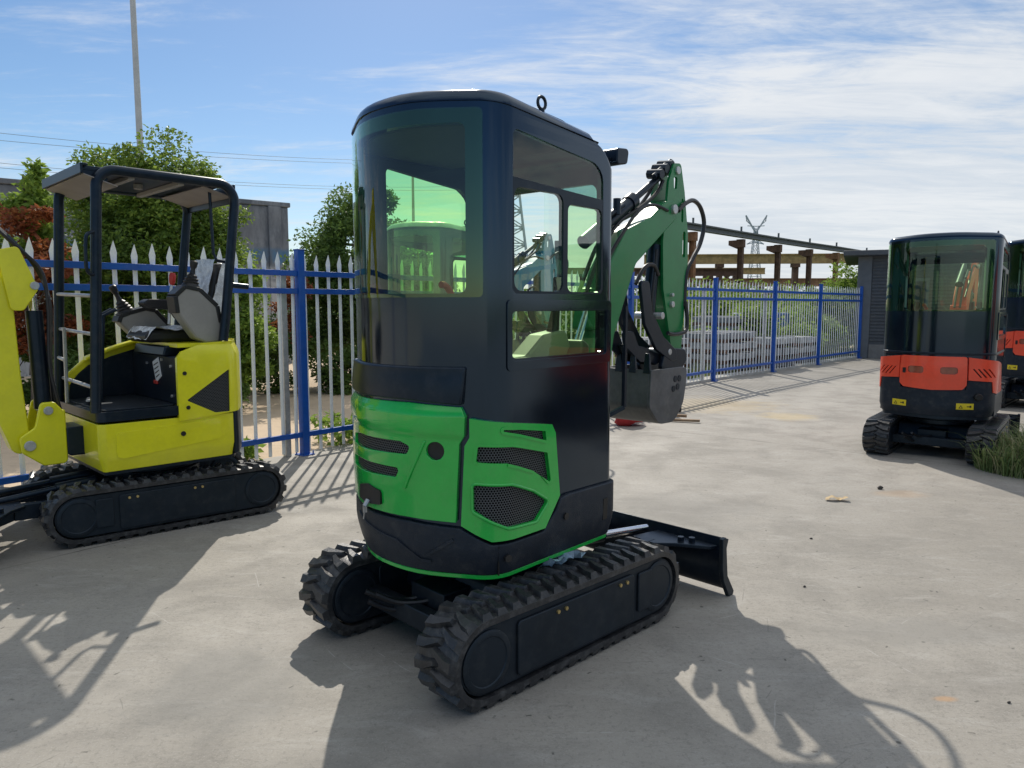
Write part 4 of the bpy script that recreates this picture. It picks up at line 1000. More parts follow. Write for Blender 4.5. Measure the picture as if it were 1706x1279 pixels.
def plant(name, label, cat, loc, crowns, n, size, leaf, trunk=None, group=None, seed=1, clumps=26, cr=.34, branches=9, spread=1.0):
    """crowns: list of (centre, radii) in local metres; clumps are scattered over their outer half"""
    rnd = random.Random(seed); root = empty(name, loc, 0, label, cat, group)
    cl = []
    tot = sum(r[0] * r[1] * r[2] for _, r in crowns)
    for c, r in crowns:
        for _ in range(max(4, int(clumps * r[0] * r[1] * r[2] / tot))):
            q = V((rnd.gauss(0, 1), rnd.gauss(0, 1), rnd.gauss(0, 1))).normalized() * (rnd.uniform(.35, 1.0) ** .6)
            k = cr * rnd.uniform(.55, 1.3); cl.append(((c[0] + q.x * r[0], c[1] + q.y * r[1], c[2] + q.z * r[2]), (k, k, k * rnd.uniform(.55, .9))))
    mb = MB(); lay = mb.bm.loops.layers.float_color.new('leaf_tone')
    leaves(mb, lay, cl, n, size, rnd)
    mb.build('crown', leaf, root, 0, 0)
    if trunk:
        h, r0 = trunk; mb = MB()
        mb.tube([(0, 0, 0), (.03, .02, h * .35), (-.02, .04, h * .7), (.02, 0, h)], [r0, r0 * .5], 9, 4)
        for k in range(min(branches, len(cl))):
            c = cl[rnd.randrange(len(cl))][0]; z0 = h * rnd.uniform(.25, .9)
            mb.tube([(0, 0, z0), (c[0] * .4, c[1] * .4, z0 + (c[2] - z0) * .55), c], [r0 * .45, r0 * .1], 6, 3)
        mb.build('trunk', 'bark', root, 0, 60)
    return root
# big tree behind the yellow machine
plant('broadleaf_tree', 'tall dense green tree directly behind the yellow canopy machine', 'tree', (-5.75, 11.6, 0),
      [((0, 0, 1.75), (1.25, 1.1, 1.55)), ((-.9, .1, 1.5), (.75, .8, 1.15)), ((1.0, 0, 1.5), (.75, .8, 1.35)), ((.1, .1, 3.35), (.9, .8, .85)), ((.65, 0, 3.0), (.75, .7, .75)), ((1.1, 0, 2.2), (.6, .6, .7)), ((-1.1, .2, 2.2), (.55, .6, .8)), ((-.45, .1, 3.0), (.6, .6, .6))], 100000, .074, 'leaf', (3.6, .10), seed=3, clumps=240, cr=.36, branches=26)
plant('broadleaf_tree', 'rounded green tree beyond the fence between the grey building and the middle cab', 'tree', (-3.35, 14.6, 0),
      [((.5, 0, 2.3), (1.2, 1.0, 1.5)), ((-.35, 0, 1.7), (.75, .8, 1.5)), ((.55, 0, 3.55), (.5, .5, .5)), ((1.4, .2, 1.6), (.7, .7, 1.3))], 60000, .082, 'leaf_dark', (3.2, .08), seed=5, clumps=120, cr=.44, branches=18)
plant('red_leaf_shrub', 'rust-red leaved shrub beyond the fence behind the yellow arm', 'shrub', (-6.35, 9.7, 0),
      [((0, 0, 1.7), (.62, .5, 1.0)), ((-.5, .3, 1.5), (.6, .5, 1.0)), ((.15, 0, 2.5), (.3, .3, .4))], 11000, .085, 'leaf_red', (2.2, .04), seed=8, clumps=44, cr=.24)
plant('sapling', 'thin light green sapling rising over the rust-red shrub', 'sapling', (-6.55, 10.1, 0),
      [((.1, 0, 2.7), (.28, .25, .6)), ((.15, 0, 3.2), (.10, .1, .35)), ((.35, 0, 2.3), (.22, .2, .5)), ((-.25, 0, 2.6), (.18, .2, .4))], 3200, .10, 'leaf_light', (3.3, .03), seed=9, clumps=34, cr=.17)
plant('light_green_shrub', 'yellow-green shrub at the right foot of the dense tree behind the yellow machine', 'shrub', (-4.05, 10.9, 0),
      [((0, 0, 1.3), (.38, .4, 1.0)), ((.25, -.1, .9), (.3, .3, .6))], 7000, .09, 'leaf_light', (1.8, .03), seed=12, clumps=30, cr=.2)
plant('red_leaf_shrub', 'small reddish shrub between the grey building and the rounded tree', 'shrub', (-3.72, 12.6, 0),
      [((0, 0, 1.45), (.26, .3, .8))], 2600, .07, 'leaf_red', (1.7, .03), seed=14, clumps=20, cr=.18)
for k, (x, y, w, h, lab) in enumerate(((-7.3, 10.6, 1.0, 1.2, 'dark low bush at the left edge beyond the fence under the rust-red shrub'), (-5.6, 9.9, 1.1, 1.0, 'dark low bush in front of the dense tree trunk beyond the fence'), (-4.7, 10.6, .8, .9, 'dark low bush under the right side of the dense tree'), (-2.6, 13.2, .9, .8, 'dark low bush below the rounded tree beyond the fence'), (-4.3, 13.4, 1.1, 1.3, 'dark bush in front of the blue-banded grey building, left of the rounded tree'), (-5.2, 12.6, .8, 1.4, 'dark bush at the right foot of the dense tree against the grey building'), (-1.4, 14.4, 1.0, 1.3, 'dark bush beyond the fence seen just left of the bright green cab'))):
    plant('bush', lab, 'bush', (x, y, 0), [((0, 0, h * .45), (w, .6, h * .55))], 7000, .09, 'leaf_dark', (h * .5, .03), 'low bushes beyond the fence', seed=30 + k, clumps=26, cr=.24)
def weed(x, y, h, lab, seed):
    plant('weed', lab, 'weed', (x, y, 0), [((0, 0, h * .55), (h * .9, h * .7, h * .55))], 300, .085, 'leaf_light', (h * .7, .006), 'weeds at the foot of the fence', seed=seed, clumps=12, cr=h * .3, branches=6)
for k, (t, off, h, lab) in enumerate(((-.55, .30, .20, 'light green weed at the fence foot left of the blue post'), (.62, .34, .30, 'leafy light green weed at the fence foot right of the blue post'), (.95, .30, .24, 'small light green weed at the fence foot beside the green hood'), (-1.0, .34, .16, 'tiny light green weed at the fence foot behind the yellow track'))):
    p = fp(t, off)[0]; weed(p.x, p.y, h, lab, 50 + k)
p = V((-4.3, 9.2))
# bushes by the far fence
for k, (px, Y, w, h, n, lf, lab) in enumerate(((6.4, 19.4, 1.0, 1.5, 1600, 'leaf', 'green bush behind the fence left of the stacked racks'), (9.0, 22.6, 1.2, 1.35, 2400, 'leaf_light', 'bright green bush behind the fence under the second steel column'), (10.3, 24.6, 1.3, 2.0, 2800, 'leaf', 'rounded green bush behind the fence near the grey shed'), (12.3, 27.0, 1.4, 3.0, 2600, 'leaf_light', 'tall light green bush beside the grey shed beyond the fence'), (8.0, 20.9, .8, 1.0, 1500, 'leaf_light', 'low light green bush pressing against the far fence'), (5.2, 18.8, 1.0, .9, 1500, 'leaf_light', 'low bright green bush behind the raised bucket'), (3.8, 18.2, 1.0, 1.2, 1500, 'leaf', 'green bush behind the raised arm beyond the fence'), (14.4, 33.0, 2.2, 2.6, 2400, 'leaf', 'broad green bush far beyond the fence behind the tall light green one'))):
    plant('bush', lab, 'bush', (px, Y, 0), [((0, 0, h * .5), (w * .75, w * .7, h * .5))], int(n * 3.0), .12, lf, (h * .6, .04), 'bushes beyond the far fence', seed=70 + k, clumps=60, cr=.42, branches=6)
# rough grass at the right edge of the yard
m, nt, b = newmat('rough_grass'); r = nt.n('ShaderNodeAttribute', attribute_name='leaf_tone').outputs['Fac']
cc = nt.mix(nt.ramp(r, 0, .5), (.13, .20, .07), (.25, .32, .12)); cc = nt.mix(nt.ramp(r, .6, 1), cc, (.46, .42, .24))
setb(nt, b, color=cc, rough=.6, spec=.2); tl = nt.n('ShaderNodeBsdfTranslucent', {'Color': cc}); mx = nt.n('ShaderNodeMixShader', {0: .35, 1: b.outputs[0], 2: tl.outputs[0]}); nt.L.new(mx.outputs[0], nt.N['Material Output'].inputs[0]); M['grass'] = m
def grass(name, cx, cy, rx, ry, n, h, seed, label):
    rnd = random.Random(seed); mb = MB(); lay = mb.bm.loops.layers.float_color.new('leaf_tone')
    for _ in range(n):
        q = math.sqrt(rnd.random()); a = rnd.uniform(0, 6.28); x, y = cx + rx * q * cos(a), cy + ry * q * sin(a)
        hh = h * rnd.uniform(.35, 1.1) * (1 - .5 * q); d = V((rnd.gauss(0, 1), rnd.gauss(0, 1), 0)) * .5; w = .006; sd = V((-d.y, d.x, 0)).normalized() * w
        P = V((x, y, -.003)); pts = [P, P + d * hh * .25 + V((0, 0, hh * .5)), P + d * hh * .65 + V((0, 0, hh * .85)), P + d * hh * 1.1 + V((0, 0, hh * .9))]
        vs = [(mb.v(p - sd * k), mb.v(p + sd * k)) for p, k in zip(pts[:3], (1, .9, .6))]; tip = mb.v(pts[3]); t = rnd.random()
        for (a0, a1), (b0, b1) in zip(vs, vs[1:]):
            f = mb.f([a0, a1, b1, b0])
            for l in f.loops: l[lay] = (t, t, t, 1)
        f = mb.f([vs[2][0], vs[2][1], tip])
        for l in f.loops: l[lay] = (t, t, t, 1)
    o = mb.build(name, 'grass', None, 0, 0); return tag(o, label, 'grass', kind='stuff')
grass('grass', 5.36, 6.85, .92, .62, 6200, .54, 4, 'long rough grass at the right edge of the yard beside the stickered machine')
p = [fp(t, .5 + .0 * t)[0] for t in (8, 10, 12)]
rnd = random.Random(4)
mbg = grass('grass', 4.6, 16.3, 3.4, 1.4, 1, .3, 6, 'grass growing beyond the far fence')
bpy.data.objects.remove(mbg)
def strip(name, t0, t1, o0, o1, n, h, seed, label):
    rnd = random.Random(seed); mb = MB(); lay = mb.bm.loops.layers.float_color.new('leaf_tone')
    for _ in range(n):
        p = fp(rnd.uniform(t0, t1), rnd.uniform(o0, o1))[0]; hh = h * rnd.uniform(.4, 1.2); d = V((rnd.gauss(0, 1), rnd.gauss(0, 1), 0)) * .5; sd = V((-d.y, d.x, 0)).normalized() * .012
        P = V((p.x, p.y, -.003)); t = rnd.random(); f = mb.f([mb.v(P - sd), mb.v(P + sd), mb.v(P + d * hh * .6 + V((0, 0, hh)))])
        for l in f.loops: l[lay] = (t, t, t, 1)
    return tag(mb.build(name, 'grass', None, 0, 0), label, 'grass', kind='stuff')
strip('grass', 4.5, L1 + L2, .4, 4.5, 9000, .28, 5, 'patchy green grass beyond the far part of the spiked fence')

def scrub(name, boxes, n, size, leaf, seed, label):
    rnd = random.Random(seed); mb = MB(); lay = mb.bm.loops.layers.float_color.new('leaf_tone'); cl = []
    for x0, y0, x1, y1, h, k in boxes:
        for _ in range(k):
            t = rnd.random(); hh = h * rnd.uniform(.35, 1); r = hh * rnd.uniform(.3, .5)
            cl.append(((x0 + (x1 - x0) * t + rnd.uniform(-1, 1), y0 + (y1 - y0) * t + rnd.uniform(-1.5, 1.5), hh * .55), (r * 1.5, r * 1.2, hh * .5)))
    leaves(mb, lay, cl, n, size, rnd); return tag(mb.build(name, leaf, None, 0, 0), label, 'scrub', kind='stuff')
scrub('scrub', [(5, 34, 34, 60, 3.3, 80), (9, 28, 20, 40, 1.9, 30), (4, 40, 24, 62, 3.6, 40)], 36000, .26, 'leaf', 3, 'green scrub growing under the rusty crane runways')
scrub('scrub', [(-9, 27, 3, 30, 2.6, 30), (-4, 24, 4, 27, 1.6, 20)], 12000, .2, 'leaf_dark', 4, 'dark scrub at the back of the dry earth behind the fence')

# ------------------------------------------------------------------ buildings and structures beyond the fence
m, nt, b = newmat('weathered_render'); c = objco(nt); sx = nt.n('ShaderNodeSeparateXYZ', {0: c})
n1 = nt.noise(nt.scale(c, (1, 1, .35)), 2.2, 8, .7); n2 = nt.noise(c, .6, 4)
base = nt.mix(nt.ramp(n1, .38, .62), (.13, .145, .17), (.27, .285, .31)); base = nt.mix(nt.ramp(n2, .45, .65, 0, .5), base, (.20, .20, .21))
zz = nt.math('ADD', sx.outputs[2], nt.math('MULTIPLY', nt.math('SUBTRACT', n1, .5), .5))
bl = nt.math('MULTIPLY', nt.ramp(zz, 2.62, 2.74), nt.ramp(zz, 2.98, 3.12, 1, 0)); base = nt.mix(nt.math('MULTIPLY', bl, nt.ramp(n1, .40, .58, .15, .85)), base, (.07, .19, .34))
wh = nt.math('MULTIPLY', nt.ramp(zz, 2.45, 2.65, 1, 0), nt.ramp(nt.noise(c, 1.0, 6, .75, .5), .40, .54)); base = nt.mix(nt.math('MULTIPLY', wh, .8), base, (.52, .52, .52))
setb(nt, b, color=base, rough=.9, normal=nt.bump(n1, .4, .02), spec=.2); M['render'] = m
pA, pB = V((-15.0, 13.0)), V((-5.95, 20.0)); dB = (pB - pA).normalized(); nB = V((-dB.y, dB.x))
bld = empty('derelict_building', (pB.x, pB.y, 0), math.atan2(dB.y, dB.x), 'weathered grey building with a flaking blue band behind the trees', 'building')
mb = MB(); mb.box((-11.5, 0, -.05), (0, 7, 4.15)); wl = mb.build('wall', 'render', bld, .03)
mb = MB(); mb.box((-11.55, -.05, 4.15), (.05, 7.05, 4.27)); mb.build('parapet', 'render', bld, .02)
mb = MB(); mb.box((-.55, -.06, -.05), (-.22, .0, 4.15)); mb.build('pilaster', 'render', bld, .01)
mb = MB(); mb.box((-1.9, -.03, .0), (-.95, .0, 2.35)); mb.build('boarded_opening', mat('grey_boards', (.33, .34, .35), .8, var=.15), bld, .005)
M['rust'] = mat('rusty_steel', (.27, .125, .062), .8, var=.35, vs=3, dust=.25, dustcol=(.28, .13, .06))
M['rustdark'] = mat('dark_rusty_steel', (.125, .065, .042), .8, var=.3, vs=3)
M['rustl'] = mat('light_rusty_steel', (.30, .17, .09), .8, var=.3, vs=2)
M['tan'] = mat('faded_yellow_beam', (.46, .31, .13), .75, var=.25, vs=2, dust=.4, dustcol=(.2, .09, .05))
M['greysteel'] = mat('grey_girder', (.11, .12, .13), .6, var=.2)
gan = empty('crane_gantry', (12.3, 51, 0), 0, 'rusty steel crane runway on tall columns running back beyond the fence', 'gantry'); gan.location = (0, 0, 0)
gp = [V((7.3, 46.0)), V((12.3, 51.0)), V((17.3, 56.6)), V((21.9, 61.6)), V((26.4, 66.4)), V((30.6, 70.6)), V((36.5, 77.0))]
for i, p in enumerate(gp):
    mb = MB(Mx.Translation((p.x, p.y, 0)) @ Mx.Rotation(R(45), 4, 'Z'))
    mb.box((-.15, -.2, 0), (.15, -.17, 6.5)); mb.box((-.15, .17, 0), (.15, .2, 6.5)); mb.box((-.02, -.17, 0), (.02, .17, 6.5))
    mb.prism([(-.2, 6.2), (-.2, 6.55), (-.2 - .0, 6.55), (.25, 6.55)][:0] or [(.2, 6.55), (.2, 5.95), (-.2, 5.95), (-.2, 6.55)], -.27, .27)
    mb.prism([(.2, 6.5), (.2, 5.8), (.95, 6.15), (.95, 6.5)], -.2, .2, 'y') if False else mb.hexa([(-.15, .25, 5.85), (.15, .25, 5.85), (.15, .95, 6.15), (-.15, .95, 6.15)], [(-.15, .25, 6.5), (.15, .25, 6.5), (.15, .95, 6.5), (-.15, .95, 6.5)])
    mb.build('column', 'rust' if i in (1, 5, 0) else 'rustdark', gan, 0, 0)
    mb = MB(); mb.box((p.x - .06, p.y - .06, 7.15), (p.x + .06, p.y + .06, 7.5)); mb.build('rail_clip', 'greysteel', gan, 0, 0)
for a, b_ in zip(gp, gp[1:]):
    mb = MB(); mb.bar((a.x, a.y, 6.72), (b_.x, b_.y, 6.72), .4, .08); mb.bar((a.x, a.y, 6.88), (b_.x, b_.y, 6.88), .08, .28); mb.bar((a.x, a.y, 7.08), (b_.x, b_.y, 7.08), .4, .1); mb.build('crane_beam', 'greysteel', gan, 0, 0)
def far_beam(x0, x1, Y, z0, z1, m, cols, colm, label, Y1=None, name='crane_runway'):
    r = empty(name, (x0, Y, 0), 0, label, 'crane runway', 'crane runways far beyond the fence'); r.location = (0, 0, 0); Y1 = Y1 or Y
    mb = MB(); zm = (z0 + z1) / 2; mb.bar((x0, Y, zm), (x1, Y1, zm), .12, z1 - z0); mb.bar((x0, Y, z1), (x1, Y1, z1), .5, .1); mb.bar((x0, Y, z0), (x1, Y1, z0), .5, .1); mb.build('beam', m, r, 0, 0)
    for k, x in enumerate(cols):
        y = Y + (Y1 - Y) * (x - x0) / (x1 - x0)
        mb = MB(); mb.box((x - .28, y - .28, 0), (x + .28, y + .28, z0 - .05)); mb.box((x - .4, y - .4, z0 - .45), (x + .4, y + .4, z0 - .06)); mb.build('column', colm, r, 0, 0)
far_beam(14.5, 38.5, 82, 6.15, 7.1, 'tan', (22.6, 30.6, 38.0), 'rustdark', 'faded yellow crane beam crossing behind the grey runway columns', Y1=80)
far_beam(6, 40, 118, 6.6, 7.5, 'tan', (11, 18, 26, 34), 'rustdark', 'long faded yellow beam farthest back between the rusty columns')
far_beam(24, 56, 100, 4.2, 5.2, 'rustl', (27.5, 31.5, 33.4, 36.2, 40, 46, 52), 'rustdark', 'low rust-brown beam under the faded yellow crane beam')
far_beam(9, 21.5, 70, 4.4, 5.0, 'rustdark', (10.5, 13.0, 18.4, 21.2), 'rustdark', 'short dark brown beam beside the raised arm')
far_beam(16, 50, 96, 2.6, 3.3, 'rustl', (17.5, 23, 26.5), 'rustdark', 'lowest rust-brown beam just above the fence spikes')
# pylons
M['galv'] = mat('far_galvanised_steel', (.42, .46, .51), .6)
def lattice(name, label, loc, h, w0, w1, th, arms, panels=9, rz=0):
    r = empty(name, loc, rz, label, 'pylon'); mb = MB()
    def wd(z): return w0 + (w1 - w0) * (z / h) ** .8
    zs = [h * (1 - (1 - k / panels) ** 1.15) for k in range(panels + 1)]
    cs = ((1, 1), (-1, 1), (-1, -1), (1, -1))
    for a, b_ in zip(zs, zs[1:]):
        wa, wb = wd(a) / 2, wd(b_) / 2
        for k in range(4):
            c0, c1 = cs[k], cs[(k + 1) % 4]
            mb.bar((c0[0] * wa, c0[1] * wa, a), (c0[0] * wb, c0[1] * wb, b_), th)
            mb.bar((c0[0] * wa, c0[1] * wa, a), (c1[0] * wb, c1[1] * wb, b_), th * .6); mb.bar((c1[0] * wa, c1[1] * wa, a), (c0[0] * wb, c0[1] * wb, b_), th * .6)
            mb.bar((c0[0] * wb, c0[1] * wb, b_), (c1[0] * wb, c1[1] * wb, b_), th * .6)
    mb.build('lattice_tower', 'galv', r, 0, 0)
    if arms: mb = MB(); arms(mb); mb.build('cross_arm', 'galv', r, 0, 0)
    return r
def yarm(mb):
    for s in (-1, 1):
        mb.bar((0, 0, 30.5), (s * 4.2, 0, 37.5), .5); mb.bar((0, 0, 32.0), (s * 4.0, 0, 35.5), .3); mb.bar((s * 4.2, 0, 37.5), (s * 3.7, 0, 35.2), .3)
        mb.bar((0, 0, 33.2), (s * 3.4, 0, 33.4), .3); mb.bar((0, 0, 27), (s * 3.4, 0, 26.2), .4); mb.bar((0, 0, 28.3), (s * 3.4, 0, 26.2), .25)
lattice('transmission_pylon', 'small far transmission pylon with a V-shaped head between the first two runway columns', (97.5, 300, 0), 32, 7.0, 1.1, .22, yarm, 8)
lattice('transmission_pylon', 'lattice pylon seen through the side window of the bright green cab', (-.5, 132, 0), 33, 9.6, 1.0, .30, lambda mb: [mb.bar((0, 0, z), (s * 4.2, 0, z - .4), .3) for z in (27.4, 22.9) for s in (-1, 1)], 12)
# lamp posts
M['pole'] = mat('pale_grey_pole', (.50, .52, .53), .5, var=.08)
for (x, y, h, r0, lab, hd) in ((-8.62, 17.6, 13.5, .085, 'tall pale lamp post rising behind the yellow canopy', 1), (-5.25, 40.0, 9.2, .11, 'lamp post seen through the rear window of the bright green cab', 0)):
    r = empty('lamp_post', (x, y, 0), 0, lab, 'lamp post'); mb = MB(); mb.cyl((0, 0, 0), (0, 0, h), r0, r0 * .55, 14); mb.lathe([(.18, 0), (.18, .03), (.1, .06)], n=12); mb.build('pole', 'pole', r)
    mb = MB(); mb.tube([(0, 0, h - .1), (.4, -.1, h + .35), (1.3, -.3, h + .5)], .035, 8, 4); mb.build('arm', 'pole', r)
    mb = MB(); mb.box((1.2, -.42, h + .44), (1.8, -.2, h + .56)); mb.build('lamp_head', 'greysteel', r, .03)
mb = MB(); mb.box((-.17, -.17, 0), (.17, .17, 4.4)); mb.box((-.25, -.25, 0), (.25, .25, .05)); o = mb.build('steel_post', 'greysteel', None, .01); o.location = (2.05, 33, 0)
tag(o, 'lone grey steel post seen through the side window of the bright green cab', 'post')
# overhead lines on the left
M['wire'] = mat('weathered_wire', (.30, .33, .37), .6)
for k, (z0, z1, x1) in enumerate(((16.2, 27.0, -4.2), (15.3, 26.6, 3.6), (13.8, 22.6, -4.2), (13.2, 22.2, 3.6))):
    a, b_ = V((-62, 60 + k * .4, z0 + 1.5)), V((x1, 132, z1)); mb = MB()
    mb.tube([a.lerp(b_, t / 24) + V((0, 0, -1.8 * 4 * (t / 24) * (1 - t / 24))) for t in range(25)], .024, 5)
    tag(mb.build('power_line', 'wire'), 'thin overhead power line crossing the sky at the left, ' + ('highest', 'second highest', 'second lowest', 'lowest')[k] + ' of four', 'power line', 'overhead power lines')
# grey shed
M['clad'] = mat('grey_sheet_cladding', (.075, .082, .095), .55, var=.1, vs=3, dust=.15)
M['cladl'] = mat('grey_trim', (.12, .13, .145), .5, var=.08)
sh = empty('metal_shed', (10.22, 22.0, 0), R(-25), 'dark grey corrugated metal shed at the end of the fence behind the stickered machine', 'shed')
mb = MB(); mb.box((0, .06, -.02), (7.5, 5, 3.0)); mb.build('wall', 'clad', sh)
mb = MB()
for k in range(26): z = .42 + .098 * k; mb.prism([(.37, z), (7.4, z), (7.4, z + .06), (.37, z + .06)], .035, .06, 'y')
mb.build('ribbed_cladding', 'clad', sh, .008)
mb = MB(); mb.box((-.02, 0, 0), (.36, .10, 3.0)); mb.build('corner_pier', 'cladl', sh, .01)
mb = MB(); mb.box((-.42, -.45, 3.0), (7.6, 5.2, 3.15)); mb.build('roof', 'clad', sh, .02)
mb = MB(); mb.box((.80, -.0, 0), (1.85, .034, 2.35)); mb.build('door_frame', 'cladl', sh, .006)
mb = MB(); mb.box((.88, -.02, .02), (1.77, -.001, 2.25)); dd = mb.build('door', mat('dark_door', (.03, .034, .04), .5), sh, .004)
mb = MB(); mb.box((.94, -.05, 1.0), (.97, -.02, 1.2)); mb.build('handle', 'zinc', dd)
mb = MB(); mb.box((.361, -.03, 0), (.799, .034, .42)); mb.build('base_course', mat('shed_base', (.18, .175, .17), .85, var=.12), sh, .01)
# stacked racks behind the far fence
M['stackg'] = mat('pale_grey_bundle', (.36, .37, .38), .7, var=.2, vs=5); M['stackd'] = mat('dark_grey_bundle', (.22, .23, .25), .6, var=.25, vs=5); M['stackb'] = mat('blue_cover', (.05, .12, .28), .6, var=.2)
def stack(x, y, rz, w, d, n, h, mm, lab, seed):
    rnd = random.Random(seed); r = empty('material_stack', (x, y, 0), R(rz), lab, 'stack', 'stacks of steel stock beyond the fence')
    for k in range(n):
        mb = MB(); z = k * h
        for j in range(3): mb.box((-w / 2 + j * w * .42, -d / 2, z), (-w / 2 + j * w * .42 + .1, d / 2, z + h * .3))
        mb.build('bearer', 'rustdark', r, 0, 0)
        mb = MB(); q = 7
        for j in range(q):
            x0 = -w / 2 + w * j / q; mb.box((x0 + .015, -d / 2 + rnd.uniform(-.05, .05), z + h * .3), (x0 + w / q - .015, d / 2, z + h * rnd.uniform(.8, .97)))
        mb.build('bundle', mm if k % 3 else 'stackd', r, .008, 0)
for k, (x, y, w, n, h, mm, lab) in enumerate(((4.9, 17.6, 1.5, 4, .24, 'stackg', 'pale stack of steel bundles beyond the fence nearest the raised bucket'), (6.3, 18.6, 1.4, 3, .27, 'stackg', 'pale stack of steel bundles beyond the fence, second from the bucket'), (5.9, 19.9, 2.0, 5, .26, 'stackd', 'tall dark stack of steel bundles behind the two pale ones'), (7.6, 20.2, 1.3, 3, .25, 'stackg', 'pale stack of steel bundles beyond the fence below the middle blue post'), (3.1, 16.2, 1.2, 4, .22, 'stackg', 'pale stack of steel bundles behind the raised arm'))):
    stack(x, y, 46, w, 1.2, n, h, mm, lab, k)
for k, (x, y, w, h, lab) in enumerate(((7.3, 21.8, 1.6, 1.35, 'blue covered crate behind the stacked steel bundles'), (9.6, 24.2, 2.2, 1.2, 'long low blue covered crate half hidden by the far bushes'))):
    r = empty('covered_crate', (x, y, 0), R(46), lab, 'crate'); mb = MB(); mb.box((-w / 2, -.5, .1), (w / 2, .5, h * .55)); mb.build('crate_body', 'stackg', r, .02); mb = MB(); mb.box((-w / 2 - .03, -.53, h * .55), (w / 2 + .03, .53, h)); mb.build('cover', 'stackb', r, .05)

# ------------------------------------------------------------------ small things on the yard
def lump(name, loc, rad, m, label, cat, seed, group=None, flat=.6):
    rnd = random.Random(seed); bm = bmesh.new(); bmesh.ops.create_icosphere(bm, subdivisions=2, radius=1)
    ph = [rnd.uniform(0, 6) for _ in range(6)]
    for v in bm.verts:
        c = v.co.copy(); k = 1 + .22 * sin(2.3 * c.x + ph[0]) * sin(2.1 * c.y + ph[1]) + .15 * sin(4 * c.z + ph[2] + 3 * c.x) + rnd.uniform(-.04, .04)
        v.co = V((c.x * rad[0] * k, c.y * rad[1] * k, max(-flat, c.z) * rad[2] * k))
    zmin = min(v.co.z for v in bm.verts)
    for v in bm.verts: v.co.z -= zmin
    o = finish(name, bm, m, None, 0, 50); o.location = loc; return tag(o, label, cat, group)
M['redcloth'] = mat('red_cloth', (.50, .035, .035), .75, var=.2, vs=10, bump=.6, bs=14); M['bluecloth'] = mat('blue_tarpaulin', (.018, .06, .36), .45, var=.2, vs=8, bump=.6, bs=10)
lump('cloth', (1.55, 9.55, 0), (.20, .16, .15), 'redcloth', 'crumpled red cloth lying on the concrete below the bucket', 'cloth', 2)
lump('tarpaulin', (1.72, 10.15, 0), (.30, .2, .11), 'bluecloth', 'folded blue tarpaulin on the concrete beside the crumpled red cloth', 'tarpaulin', 3)
M['wood'] = mat('weathered_timber', (.30, .20, .12), .8, var=.25, vs=10, bump=.3)
for k, (p, q, w, lab) in enumerate((((1.95, 10.05, .07), (2.38, 9.95, .06), .06, 'upper short timber offcut beside the blue tarpaulin'), ((1.85, 9.95, .02), (2.50, 9.72, .03), .05, 'longest timber offcut pointing out from under the tarpaulin'), ((1.9, 10.2, .02), (2.25, 10.25, .02), .045, 'thin timber offcut at the back of the small pile'))):
    mb = MB(); mb.bar(p, q, w, w * .6); tag(mb.build('timber_offcut', 'wood', None, .004), lab, 'timber', 'timber offcuts on the concrete')
r = empty('canister', (2.42, 10.75, 0), R(20), 'small black canister on the concrete behind the bucket', 'canister'); mb = MB(); mb.box((-.06, -.05, 0), (.06, .05, .20)); mb.build('body', 'seat', r, .02); mb = MB(); mb.cyl((.02, 0, .2), (.02, 0, .24), .018); mb.tube([(-.045, 0, .2), (-.04, 0, .235), (-.005, 0, .235), (.0, 0, .2)], .008, 6); mb.build('cap', 'seat', r)
M['stone'] = mat('dark_stone', (.05, .045, .04), .85, var=.3, vs=20)
def gpt(px, py):
    th = math.atan(130 / 1230); a = (px - 853) / 1230; b_ = -(py - 639.5) / 1230; c_, s_ = cos(th), sin(th)
    d = (a, c_ + b_ * s_, -s_ + b_ * c_); t = -1.55 / d[2]; return d[0] * t, d[1] * t
for k, (x, y, s, lab) in enumerate(((3.13, 6.15, .030, 'dark pebble on the concrete in front of the stickered machine'), (1.62, 3.95, .010, 'small dark pebble beyond the blade on the sunlit concrete'), (1.95, 2.75, .009, 'tiny dark pebble near the right bottom edge of the yard'), (2.0, 4.8, .011, 'small dark pebble on the concrete between the blade and the paper scrap'))):
    lump('pebble', (x, y, 0), (s * .85, s * .6, s * .5), 'stone', lab, 'pebble', 90 + k, 'pebbles on the concrete')
mb = MB(); crumple(mb, lambda a, c_: (2.50 + .17 * a + .03 * c_, 5.76 + .07 * c_ - .02 * a, .012 + .02 * sin(5 * a) ** 2), 8, 4, .006, 21)
tag(mb.build('paper_scrap', mat('tan_paper', (.48, .36, .2), .8, var=.15), None, 0, 20), 'crumpled tan paper scrap lying on the open concrete', 'paper')

# ------------------------------------------------------------------ sky, sun, camera
AZ, EL = R(-6.0), R(40.0)
w = bpy.data.worlds.new('World'); S.world = w; w.use_nodes = True; nt = NT(w.node_tree)
bg = nt.N['Background']
sky = nt.n('ShaderNodeTexSky'); sky.sky_type = 'NISHITA'; sky.sun_disc = False; sky.sun_elevation = EL; sky.sun_rotation = AZ; sky.altitude = 50; sky.air_density = 1.0; sky.dust_density = .25; sky.ozone_density = 3.0
g = nt.n('ShaderNodeTexCoord').outputs['Generated']; sp = nt.n('ShaderNodeSeparateXYZ', {0: g})
zc = nt.math('ADD', nt.math('MAXIMUM', sp.outputs[2], 0), .10)
uv = nt.n('ShaderNodeCombineXYZ', {0: nt.math('DIVIDE', sp.outputs[0], zc), 1: nt.math('DIVIDE', sp.outputs[1], zc), 2: 0.0}).outputs[0]
c1 = nt.noise(nt.scale(uv, (.60, 1.15, 1), (0, 0, R(-18)), (.3, .1, 0)), 1.1, 9, .62, .6)
c2 = nt.noise(nt.scale(uv, (1.0, 3.2, 1), (0, 0, R(20))), 1.6, 9, .66, 1.0)
